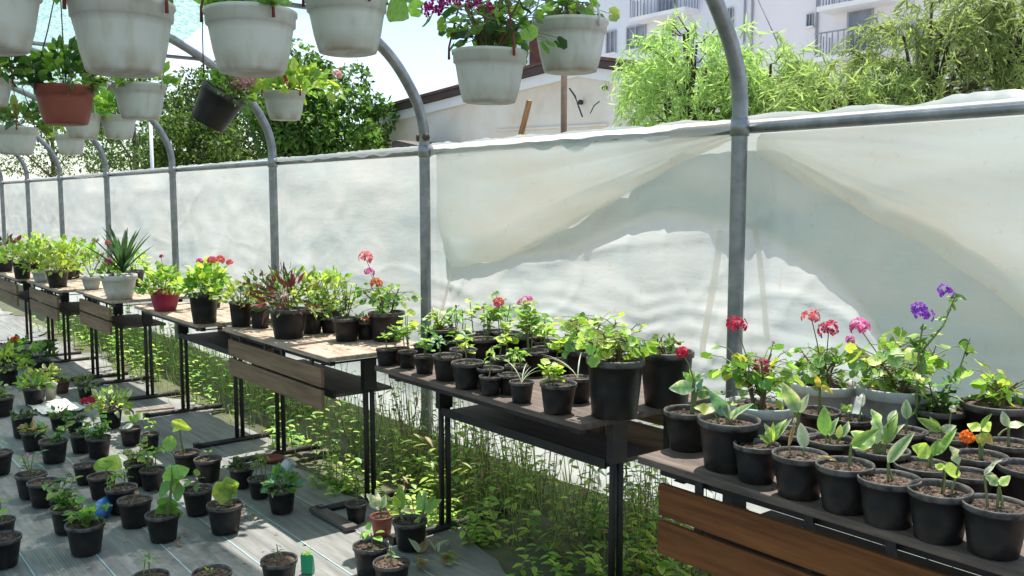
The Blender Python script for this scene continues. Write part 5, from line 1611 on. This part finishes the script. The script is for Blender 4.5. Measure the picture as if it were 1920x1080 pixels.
FP('black floor pot with compact green bush in the left foreground', 159, 978, 73, R_bush(48, 100, 22, 0.05, 'wide', ('mid', 'light')))
FP('black floor pot with leaning bush directly behind the left foreground pot', 124, 950, 60, R_bush(60, 95, 22, 0.05, 'wide', ('mid', 'dark', 'light')))
FP('black floor pot with dry soil cut by the left picture edge, lower one', 2, 1003, 72, None, name='plant_pot')
FP('black floor pot cut by the left picture edge, just behind the dry soil pot', 2, 972, 52, R_seed(40, 4, 0.05, 'ovate', ('light',)))
FP('black floor pot with tiny sprout, lower left of centre at the bottom edge', 280, 1077, 75, R_seed(40, 5, 0.03, 'lance', ('mid', 'light'), 2))
FP('dark floor pot at the bottom edge with bare wet soil', 397, 1070, 76, R_seed(14, 3, 0.02, 'ovate', ('light',)))
FP('black floor pot with a short brown sprout in the bright strip at the bottom edge', 523, 1045, 72, R_seed(36, 4, 0.025, 'lance', ('olive', 'dark')))
FP('black floor pot in front of the terracotta coloured one, small round seedling', 694, 1020, 72, R_seed(34, 4, 0.045, 'wide', ('light', 'mid')))
FP('black floor pot lowest in front of the crowded desk leg', 735, 1050, 72, R_seed(40, 3, 0.04, 'lance', ('olive', 'mid')))
FP('black floor pot with star-like pale leaves left of the crowded desk leg', 767, 972, 68, R_placed([((790, 955), (775, 922), 16, 'light'), ((792, 952), (800, 918), 14, 'var'), ((794, 955), (828, 938), 16, 'light'), ((792, 955), (815, 925), 14, 'light'), ((748, 955), (752, 905), 18, 'light'), ((744, 950), (740, 925), 14, 'lime'), ((775, 978), (790, 968), 10, 'light')], [[(785, 975), (791, 955)], [(752, 975), (747, 950)]]))
FP('small terracotta coloured floor pot with white striped leaves', 716, 966, 46, R_placed([((712, 955), (690, 922), 18, 'pale'), ((714, 952), (722, 926), 16, 'var'), ((712, 950), (706, 915), 10, 'white'), ((730, 962), (745, 958), 10, 'lime')]), mat='terracotta_plastic')
FP('dim black floor pot in the shade under the pale sunlit desk', 668, 942, 44, R_seed(40, 4, 0.04, 'lance', ('dark',)))
FP('black floor pot at the right end of the shaded trio below the boards', 528, 914, 57, R_clump(34, 52, 40, 0.04, pals=('mid', 'blue')))
FP('middle black floor pot of the shaded trio with thin upright sprigs', 487, 895, 46, R_seed(56, 8, 0.028, 'ovate', ('olive', 'light'), 3))
FP('left black floor pot of the shaded trio with low dark leaves', 452, 874, 48, R_clump(16, 44, 16, 0.03, pals=('dark', 'olive')))
FP('black floor pot with brown soil between the broad-leaved stem and the sunlit pot', 371, 914, 61, R_seed(26, 3, 0.04, 'wide', ('light', 'mid')))
FP('black floor pot with empty pale rim near the foot of the left shelf desk', 390, 858, 54, R_seed(20, 2, 0.03, 'ovate', ('light',)))
FP('black floor pot with a tall curved stalk ending in one yellow green leaf', 350, 846, 50, R_placed([((338, 805), (345, 786), 22, 'lime'), ((336, 805), (326, 795), 14, 'light'), ((332, 832), (300, 828), 18, 'light')], [[(346, 845), (340, 825), (336, 805)]], shape='wide'))
FP('black floor pot with scalloped leaves growing from the row behind the broad stem', 285, 878, 48, R_seed(36, 6, 0.045, 'wide', ('light', 'mid'), 2))
FP('black floor pot with dull spreading leaves in the half shade', 260, 862, 56, R_bush(40, 70, 16, 0.045, 'wide', ('light', 'olive')))
FP('slim black floor pot behind the dull spreading leaves', 281, 811, 34, R_seed(30, 4, 0.04, 'wide', ('light',)), 'tall')
FP('black floor pot with a white-backed leaf folded over the rim', 244, 800, 42, R_placed([((250, 795), (228, 801), 12, 'white'), ((245, 790), (240, 775), 14, 'light'), ((250, 790), (262, 770), 14, 'light')]))
FP('black floor pot holding pale lime bush beside the red bloom', 207, 764, 46, R_clump(34, 66, 60, 0.04, pals=('lime', 'light', 'pale'), flowers=[(172, 750, 'red', 20), (160, 752, 'red', 18)]))
FP('black floor pot with thick green leaves, right of a matching darker one', 184, 818, 48, R_bush(42, 70, 24, 0.045, 'wide', ('mid', 'light', 'blue')))
FP('black floor pot half hidden left of the thick green leaves', 152, 812, 44, R_bush(30, 40, 12, 0.04, 'wide', ('mid', 'dark')))
FP('black floor pot with a leafy two-stem plant in the left group', 100, 824, 52, R_bush(52, 76, 22, 0.05, 'ovate', ('mid', 'light', 'blue')))
FP('black floor pot with rusty dry leaves left of the two-stem plant', 62, 806, 46, R_clump(14, 40, 20, 0.035, pals=('dry', 'olive')))
FP('tall black floor pot behind the rusty dry leaves', 41, 778, 40, R_clump(8, 34, 14, 0.03, pals=('dark', 'olive')), 'tall')
FP('small black floor pot behind the crumpled newspaper', 110, 778, 34, R_clump(12, 30, 16, 0.03, pals=('olive', 'mid')))
FP('small black floor pot right of the one behind the newspaper', 140, 786, 32, R_clump(12, 30, 16, 0.03, pals=('mid', 'dark')))
FP('black floor pot with narrow upright leaves and a faint pink bud', 57, 885, 58, R_bush(56, 46, 10, 0.06, 'lance', ('light', 'blue'), flowers=[(50, 852, 'blush', 8)]))
FP('black floor pot with bare soil in front of the narrow-leaved one', 81, 900, 59, None, name='plant_pot')
FP('black floor pot with bare earth behind the lime leaf seedling', 160, 870, 45, R_seed(14, 2, 0.02, 'ovate', ('dark',)))
FP('black floor pot with a single bright lime leaf', 191, 890, 53, R_placed([((200, 880), (214, 852), 28, 'lime'), ((199, 880), (190, 858), 20, 'light')], [[(199, 892), (200, 878)]], shape='wide'))
FP('black floor pot with a fleshy upright sprig above the blue bottle', 228, 912, 61, R_seed(44, 8, 0.034, 'ovate', ('light', 'mid'), 2))
FP('black floor pot partly behind the leaning bush', 112, 922, 46, R_bush(40, 60, 10, 0.045, 'wide', ('mid', 'dark')))
FP('black floor pot with yellowing stem at the left picture edge', -5, 845, 54, R_seed(40, 3, 0.05, 'lance', ('lime', 'yellow')))
FP('black floor pot with drooping grey leaves at the upper left edge', 2, 742, 46, R_bush(36, 60, 12, 0.06, 'ovate', ('white', 'olive', 'mid')))
FP('black floor pot with lime bush at the left edge, above the grey-leaved one', 14, 688, 40, R_clump(34, 56, 44, 0.05, pals=('lime', 'light')))
FP('wide black floor pot with lime seedling before the white cup', 64, 724, 44, R_clump(24, 44, 30, 0.05, pals=('lime', 'light', 'mid')))
FP('black floor pot with flat yellowish leaves in the far left group', 92, 706, 34, R_clump(18, 46, 26, 0.045, pals=('lime', 'olive')))
FP('small brownish floor pot right of the flat yellowish leaves', 116, 714, 28, R_clump(6, 18, 8, 0.03, pals=('dark', 'olive')), mat='brown_plastic')
FP('round dark floor pot with one big pale leaf, far left group', 76, 672, 36, R_clump(26, 50, 18, 0.06, 'wide', ('light', 'dark')))
FP('black floor pot with a scarlet bloom at the far left', 36, 656, 34, R_clump(20, 40, 24, 0.05, pals=('mid', 'dark'), flowers=[(27, 638, 'scarlet', 18)]))
FP('black floor pot with a faded pink bloom at the far left edge', 6, 664, 34, R_clump(16, 40, 22, 0.05, pals=('light', 'mid'), flowers=[(3, 650, 'blush', 12)]))
FP('dark floor pot in the shade behind the red bloom', 160, 722, 30, R_clump(16, 34, 20, 0.04, pals=('dark', 'olive')))

# ------------------------------------------------------------------ hanging pots
def HPOT(hoop, label, cx, cy, w, plant, mat='white_plastic', strap='strap_red', indiv=True, tilt=None, kind='bowl'):
    add_pot('hang%d' % hoop, 'hanging_pot', label, cx, cy, w, kind, mat, plant, indiv, 'pots hanging from the tunnel hoops', hang=(strap, None), tilt=tilt)
PP = ('mid', 'light', 'zonal')
def dark_hang(pl, c, pos, pw, d):
    clump(pl, c, 0.11, 0.24, 70, 0.04, 'ovate', ('mid', 'light', 'olive'))
    for k in range(6):
        q = c + RIGHT * U(0.02, 0.11) + Vector((0, 0, U(0.07, 0.14))) + fwd0 * U(-.06, .03)
        pl.stem.tube([c, q], [0.002, 0.0015], 5, cap=False)
        pl.flower('blush', q, 0.06, 11, 0.6)
HPOT(0, 'big white hanging pot cut by the upper left corner', -30, -42, 205, R_pel(70, 220, 24, 0.05, (), PP), strap='strap_red')
HPOT(0, 'big white hanging pot with dirt stained bottom, upper left', 228, 8, 196, R_pel(80, 190, 26, 0.05, (), PP))
HPOT(0, 'white hanging pot third from the upper left with red strap', 470, 24, 171, R_pel(60, 170, 30, 0.05, (), PP))
HPOT(0, 'white hanging pot fourth from the upper left with one pale leaf beside it', 651, -4, 156, R_placed([((728, 8), (766, 18), 40, 'light'), ((745, -10), (775, -30), 30, 'light'), ((560, -10), (540, -30), 30, 'light'), ((640, -10), (620, -60), 40, 'mid'), ((660, -10), (690, -60), 40, 'mid')], [[(690, 0), (715, -12), (728, 8)]], shape='wide'))
HPOT(0, 'white hanging pot with magenta pelargonium, in front of the shed', 917, 96, 146, R_pel(135, 190, 62, 0.05, [(812, 18, 'magenta', 40), (872, 5, 'magenta', 34), (905, 12, 'magenta', 38), (925, 25, 'magenta', 22), (840, 2, 'magenta', 30)], ('mid', 'dark', 'light', 'zonal'), 7))
HPOT(0, 'white hanging pot rightmost of the near row, rusty post below it', 1070, 42, 141, R_pel(70, 120, 22, 0.048, (), ('light', 'mid', 'olive')), strap='strap_white')
HPOT(1, 'red brown hanging pot with green leaves', 121, 162, 108, R_clump(70, 110, 110, 0.05, 'ovate', ('mid', 'light', 'dark')), 'terracotta_plastic', 'strap_dark', indiv=False)
HPOT(1, 'white hanging pot right of the red brown one', 262, 158, 98, R_clump(36, 110, 50, 0.05, 'ovate', ('light', 'lime', 'mid')), strap='strap_white', indiv=False)
HPOT(1, 'white hanging pot with red flower at the left edge, middle row', -20, 145, 80, R_clump(70, 150, 110, 0.055, 'ovate', ('mid', 'dark', 'light'), [(12, 66, 'red', 34)]), indiv=False)
HPOT(1, 'small white hanging pot with bright yellow green leaves trailing right', 533, 172, 80, R_clump(45, 190, 120, 0.055, 'wide', ('lime', 'light', 'light'), [(530, 150, 'salmon', 22), (632, 140, 'blush', 20)]), indiv=False)
HPOT(1, 'tilted dark hanging pot with pink flowers spilling out', 385, 160, 90, dark_hang, 'black_plastic', 'strap_dark', indiv=False, tilt=0.55, kind='nursery')
HPOT(2, 'small white hanging pot in the far row, right one of a pair', 222, 216, 66, R_clump(40, 80, 56, 0.06, 'ovate', ('light', 'lime', 'mid')), strap='strap_white', indiv=False)
HPOT(2, 'small white hanging pot in the far row, left one of a pair', 154, 214, 70, R_clump(40, 90, 56, 0.06, 'ovate', ('light', 'lime', 'mid')), strap='strap_white', indiv=False)
HPOT(2, 'white hanging pot low at the left picture edge under dark leaves', 28, 238, 78, R_clump(44, 100, 80, 0.06, 'ovate', ('dark', 'mid', 'olive')), indiv=False)
HPOT(3, 'smallest white hanging pot, lowest in the far distance', 132, 254, 54, R_clump(36, 70, 50, 0.07, 'ovate', ('light', 'lime')), strap='strap_white', indiv=False)
build_pots()

# ------------------------------------------------------------------ grass and weeds under the desks
def grass(name, n, xr, yr, hr, seed, label, dens=None):
    rng = np.random.default_rng(seed)
    x = rng.uniform(*xr, n); y = yr[0] + (yr[1] - yr[0]) * rng.uniform(0, 1, n) ** 0.75
    keep = np.array([(nz(a * 1.3, b * 2.0, seed) + 0.55 + 0.9 * (b - yr[0]) / (yr[1] - yr[0])) > rng.uniform(0.1, 1.0) for a, b in zip(x, y)])
    x, y = x[keep], y[keep]
    n = len(x)
    k = np.clip((y - yr[0]) / (yr[1] - yr[0]), 0, 1)
    h = (hr[0] + (hr[1] - hr[0]) * k) * rng.uniform(0.45, 1.15, n)
    a = rng.uniform(0, 2 * np.pi, n)
    lean = rng.uniform(0.3, 2.2, n)
    dirs = np.stack([np.cos(a) * lean, np.sin(a) * lean - 0.1, np.ones(n)], 1)
    nors = np.stack([-np.cos(a), -np.sin(a), np.full(n, 0.4)], 1) * -1
    t = np.clip(rng.normal(0.45, 0.3, n), 0, 1)[:, None]
    cols = np.array((0.11, 0.19, 0.05))[None] * (1 - t) + np.array((0.36, 0.46, 0.16))[None] * t
    dry = rng.uniform(0, 1, n) < 0.07
    cols[dry] = np.array((0.26, 0.21, 0.10))
    pos = np.stack([x, y, np.full(n, -0.012)], 1)
    o = scatter_mesh(name, 'blade', pos, dirs, nors, h, cols, 'leaf', None)
    tag(o, label, 'grass', kind='stuff')
grass('grass', 4200, (-11.5, -0.2), (2.02, 2.9), (0.05, 0.24), 3, 'tall green grass growing under and behind the desks')
grass('grass', 2600, (-12, 0.5), (3.12, 3.7), (0.2, 0.5), 4, 'grass outside, behind the plastic wall')
grass('grass', 500, (-11.5, -6.0), (1.9, 2.6), (0.08, 0.22), 5, 'thick grass under the far desks at the left')
def weeds(name, spots, label, pals=('mid', 'light'), shape='ovate'):
    L, m = [], MB()
    for (x, y, h, n, lf) in spots:
        for s in range(n):
            b = Vector((x + U(-.14, .14), y + U(-.1, .1), -0.012))
            top = b + Vector((U(-.1, .1), U(-.1, .06), h * U(0.5, 1.1)))
            m.tube([b, b.lerp(top, .5) + Vector((U(-.02, .02), 0, 0)), top], [0.003, 0.0025, 0.0015], 4, cap=False)
            for q in range(9):
                t = (q + 1) / 9
                a = 2.4 * q + U(-.4, .4)
                e = Vector((math.cos(a), math.sin(a), U(-.3, .5)))
                L.append((shape, random.choice(pals), leaf_matrix(b.lerp(top, t), e, Vector((0, 0, 1)) + e * .2, lf * U(.6, 1.2))))
    o = merge_leaves(name, L, 'leaf')
    st = m.build('weed_stems', 'stem_green', o, smooth=True)
    tag(o, label, 'weeds', kind='stuff')
random.seed(21)
sp = []
for px, py, hh in ((1250, 900, .5), (1215, 880, .55), (1180, 860, .5), (1130, 850, .5), (1080, 820, .55), (1000, 800, .5), (920, 790, .55), (880, 770, .6), (770, 740, .6), (750, 720, .6), (700, 760, .45), (680, 790, .4), (1100, 930, .3), (1050, 950, .3), (970, 960, .25), (1240, 960, .4), (1320, 1040, .3), (1360, 1060, .3)):
    P = at(px, min(1075, py + 60), 'z', 0.02)
    y = min(2.85, max(2.2, P.y))
    c = at(px, py, 'y', y)
    sp.append((c.x, y, hh, 4, 0.045))
weeds('weeds', sp, 'broad-leaved weeds climbing along the foot of the plastic wall', ('mid', 'light', 'lime'))
sp = []
for k in range(230):
    y = U(2.08, 2.88); x_ = U(-4.4, -0.4)
    if nz(x_ * 2.2, y * 3.0, 90) < -0.12: continue
    sp.append((x_, y, U(.08, .18) + .36 * max(0, y - 2.3), 2, U(.03, .06)))
weeds('weeds', sp, 'tangled low weeds covering the bare soil under the near desks', ('light', 'light', 'lime', 'lime', 'mid'))
sp = []
for k in range(90):
    sp.append((U(-4.6, -0.4), U(2.35, 2.88), U(.2, .5), 2, U(.04, .08)))
weeds('weeds', sp, 'lanky narrow-leaved weeds among the grass under the near desks', ('light', 'lime', 'lime', 'dry'), 'lance')
sp = [(U(-5.6, -3.6), U(2.45, 2.85), U(.3, .65), 3, .04) for k in range(12)]
weeds('weeds', sp, 'yellowing weeds under the desk with the red coleus', ('olive', 'light', 'dry'), 'lance')
sp = [(U(-11, -4.4), U(2.15, 2.87), U(.12, .5), 3, U(.035, .07)) for k in range(85)]
weeds('weeds', sp, 'leafy weeds under the far desks', ('mid', 'light', 'light', 'lime'), 'ovate')
sp = [(U(-5, 0.4), U(3.15, 3.5), U(.35, .7), 3, .05) for k in range(26)]
weeds('weeds', sp, 'weeds growing outside against the plastic film', ('mid', 'light'), 'ovate')
# flattened yellow seedlings lying beside the crowded desk leg
L = []
for k in range(26):
    p = at(U(770, 850), U(1015, 1065), 'z', 0.02)
    e = Vector((U(-1, 1), U(-1, 1), U(0, .9)))
    L.append((random.choice(('lance', 'ovate')), random.choice(('pale', 'light', 'dry')), leaf_matrix(p, e, Vector((0, 0, 1)), U(.03, .08))))
o = merge_leaves('fallen_seedlings', L, 'leaf')
tag(o, 'flattened yellowish seedlings on the floor by the crowded desk leg', 'seedlings', kind='stuff')
# dry leaf litter and soil crumbs
def litter(name, n, fn, label, mats, size, z):
    m = MB()
    for k in range(n):
        x, y = fn()
        s = U(*size); a = U(0, 6.28)
        ca, sa = math.cos(a) * s, math.sin(a) * s
        zz = z + 0.002
        m.add([(x - ca, y - sa, zz), (x + sa * .5, y - ca * .5, zz + s * .4), (x + ca, y + sa, zz), (x - sa * .5, y + ca * .5, zz + s * .15), (x, y, zz + s * .5)], [(0, 1, 4), (1, 2, 4), (2, 3, 4), (3, 0, 4)])
    o = m.build(name, mats)
    tag(o, label, 'litter', kind='stuff')
def floor_xy():
    P = at(U(0, 640), U(760, 1080), 'z', 0.0); return P.x, P.y
litter('dry_leaf_litter', 110, floor_xy, 'scattered dry leaf bits and crumbs on the floor cloth', 'dry', (.004, .013), 0.012)
def sunny_xy():
    P = at(U(440, 480) , U(950, 980), 'z', 0.0); return P.x, P.y
litter('dry_leaf_litter', 16, sunny_xy, 'yellow dry leaf bits right of the sunlit floor pot', 'dry', (.006, .018), 0.012)
def near_pot():
    P = at(U(330, 355), U(1000, 1030), 'z', 0.0); return P.x, P.y
litter('dry_leaf_litter', 12, near_pot, 'tan crumbled leaves right of the broad-leaved floor pot', 'orange_brown', (.006, .016), 0.012)
for k, lab in (('T3', 'soil crumbs scattered over the pale sunlit desk'), ('T1', 'soil crumbs along the nearest desk front edge'), ('T2', 'soil crumbs on the crowded desk'), ('T4', 'soil crumbs on the desk of the magenta pot')):
    xl, xr, y0, y1, zt = DESKS[k]
    litter('soil_crumbs', 120, lambda: (U(xl + .02, xr - .02), U(y0 + .01, y1 - .02)), lab, 'soil', (.002, .007), zt)
def wall_foot():
    P = at(U(1050, 1150), U(870, 905), 'y', 2.8); return P.x, U(2.75, 2.9)

# ------------------------------------------------------------------ small things on the floor
def bottle():
    p = at(203, 966, 'z', 0.0)
    m = MB().lathe([(0.030, 0), (0.040, 0.006), (0.041, 0.06), (0.038, 0.075), (0.041, 0.09), (0.041, 0.135), (0.030, 0.165), (0.014, 0.185), (0.014, 0.205), (0.012, 0.206)], 20)
    root = empty('blue_bottle', (p.x, p.y, 0.052), 'blue plastic bottle lying among the floor pots', 'bottle')
    b = m.build('bottle_body', 'blue_plastic', root, smooth=True)
    c = MB().lathe([(0.016, 0.19), (0.017, 0.212), (0.0, 0.213)], 16).build('cap', 'white_plastic', root, smooth=True)
    root.rotation_euler = (math.radians(90), 0, math.radians(50))
bottle()
def cup():
    p = at(548, 905, 'z', 0.0)
    m = MB().lathe([(0.030, 0), (0.032, 0.003), (0.044, 0.105), (0.047, 0.11), (0.043, 0.109), (0.031, 0.006)], 20)
    o = m.build('clear_cup', 'clear_plastic', loc=(p.x, p.y, 0.115), smooth=True)
    o.rotation_euler = (math.radians(150), math.radians(25), 0)
    tag(o, 'clear plastic cup tipped over on a plant near the desk foot', 'cup')
cup()
def saucer():
    p = at(512, 868, 'z', 0.0)
    o = MB().lathe([(0.04, 0), (0.055, 0.003), (0.062, 0.022), (0.059, 0.022), (0.052, 0.006), (0.0, 0.005)], 20).build('plant_saucer', 'terracotta_plastic', loc=(p.x, p.y, 0.012), smooth=True)
    tag(o, 'small terracotta coloured saucer beside the desk leg', 'saucer')
saucer()
def packet():
    p = at(578, 1078, 'z', 0.0)
    m = MB()
    m.add([(-.03, -.018, 0), (.03, -.018, 0), (.03, .018, 0), (-.03, .018, 0), (-.034, -.006, .09), (.034, -.004, .085), (.033, .006, .085), (-.033, .004, .09), (-.03, 0, .105), (.03, 0, .10)],
          [(3, 2, 1, 0), (0, 1, 5, 4), (2, 3, 7, 6), (1, 2, 6, 5), (3, 0, 4, 7), (4, 5, 9, 8), (6, 7, 8, 9), (5, 6, 9), (7, 4, 8)])
    root = empty('green_packet', (p.x, p.y, 0.01), 'green plastic packet with a sprig standing by the bottom edge', 'packet')
    m.build('packet_body', 'green_plastic', root)
    for k in range(8):
        e = Vector((U(-1, 1), U(-1, 1), U(.2, 1)))
        inst('leaf', leaf_mesh('ovate', 'light'), root, mat4=leaf_matrix((U(-.02, .02), 0, .10), e, Vector((0, 0, 1)), U(.025, .04)))
    root.rotation_euler = (0.1, 0, 0.7); root.scale = (0.75, 0.75, 0.75)
packet()
def newspaper():
    p0 = at(108, 768, 'z', 0.0)
    V, Fs = [], []
    nx, ny = 14, 10
    for i in range(nx + 1):
        for j in range(ny + 1):
            u, v = i / nx - .5, j / ny - .5
            V.append((u * .42, v * .26 + 0.04 * nz(u * 3, v * 3, 60), 0.014 + 0.028 * abs(nz(u * 5, v * 6, 61)) + 0.02 * max(0, abs(u) - .35)))
    Fs = [(i * (ny + 1) + j, (i + 1) * (ny + 1) + j, (i + 1) * (ny + 1) + j + 1, i * (ny + 1) + j + 1) for i in range(nx) for j in range(ny)]
    o = mesh_obj('crumpled_paper', V, Fs, 'paper', loc=(p0.x, p0.y, 0.004))
    so = o.modifiers.new('t', 'SOLIDIFY'); so.thickness = 0.001
    tag(o, 'crumpled sheet of pale paper lying between the floor pots', 'paper')
newspaper()
def white_cup():
    p = at(95, 752, 'z', 0.0)
    o = MB().lathe([(0.030, 0), (0.032, 0.003), (0.045, 0.11), (0.048, 0.113), (0.044, 0.112), (0.031, 0.006)], 18).build('white_cup', 'white_plastic', loc=(p.x, p.y, 0.016), smooth=True)
    o.rotation_euler = (0, 0.15, 0)
    tag(o, 'white plastic cup standing beside the crumpled paper', 'cup')
white_cup()
def glassware():
    xl, xr, y0, y1, zt = DESKS['T5']
    p = at(169, 556, 'z', zt)
    p.x = max(p.x, xl + .04)
    o = MB().lathe([(0.028, 0), (0.033, 0.005), (0.033, 0.12), (0.028, 0.15), (0.013, 0.18), (0.013, 0.22), (0.0, 0.221)], 16).build('brown_bottle', 'brown_glass', loc=(p.x, y0 + 0.10, zt + .001), smooth=True)
    tag(o, 'dark brown bottle just left of the white yucca pot', 'bottle')
glassware()
# plank pieces edging the cloth under the desks
def plank(px0, py0, px1, py1, label, mat='shelf_wood', w=0.06, h=0.02):
    a, b = at(px0, py0, 'z', 0.0), at(px1, py1, 'z', 0.0)
    d = b - a
    o = MB().box(0, d.length, -w / 2, w / 2, 0.012, 0.012 + h).build('ground_plank', mat, loc=a)
    o.location.z = 0.0
    o.rotation_euler.z = math.atan2(d.y, d.x)
    bevel_mod(o, 0.004)
    tag(o, label, 'plank')
plank(556, 862, 622, 850, 'short grey plank on the ground behind the clear cup')
plank(255, 775, 328, 768, 'pale thin lath on the floor left of the shelf desk leg', 'wood_orange', 0.02, 0.008)
plank(590, 960, 660, 1000, 'dark plank edging the cloth below the pale sunlit desk')
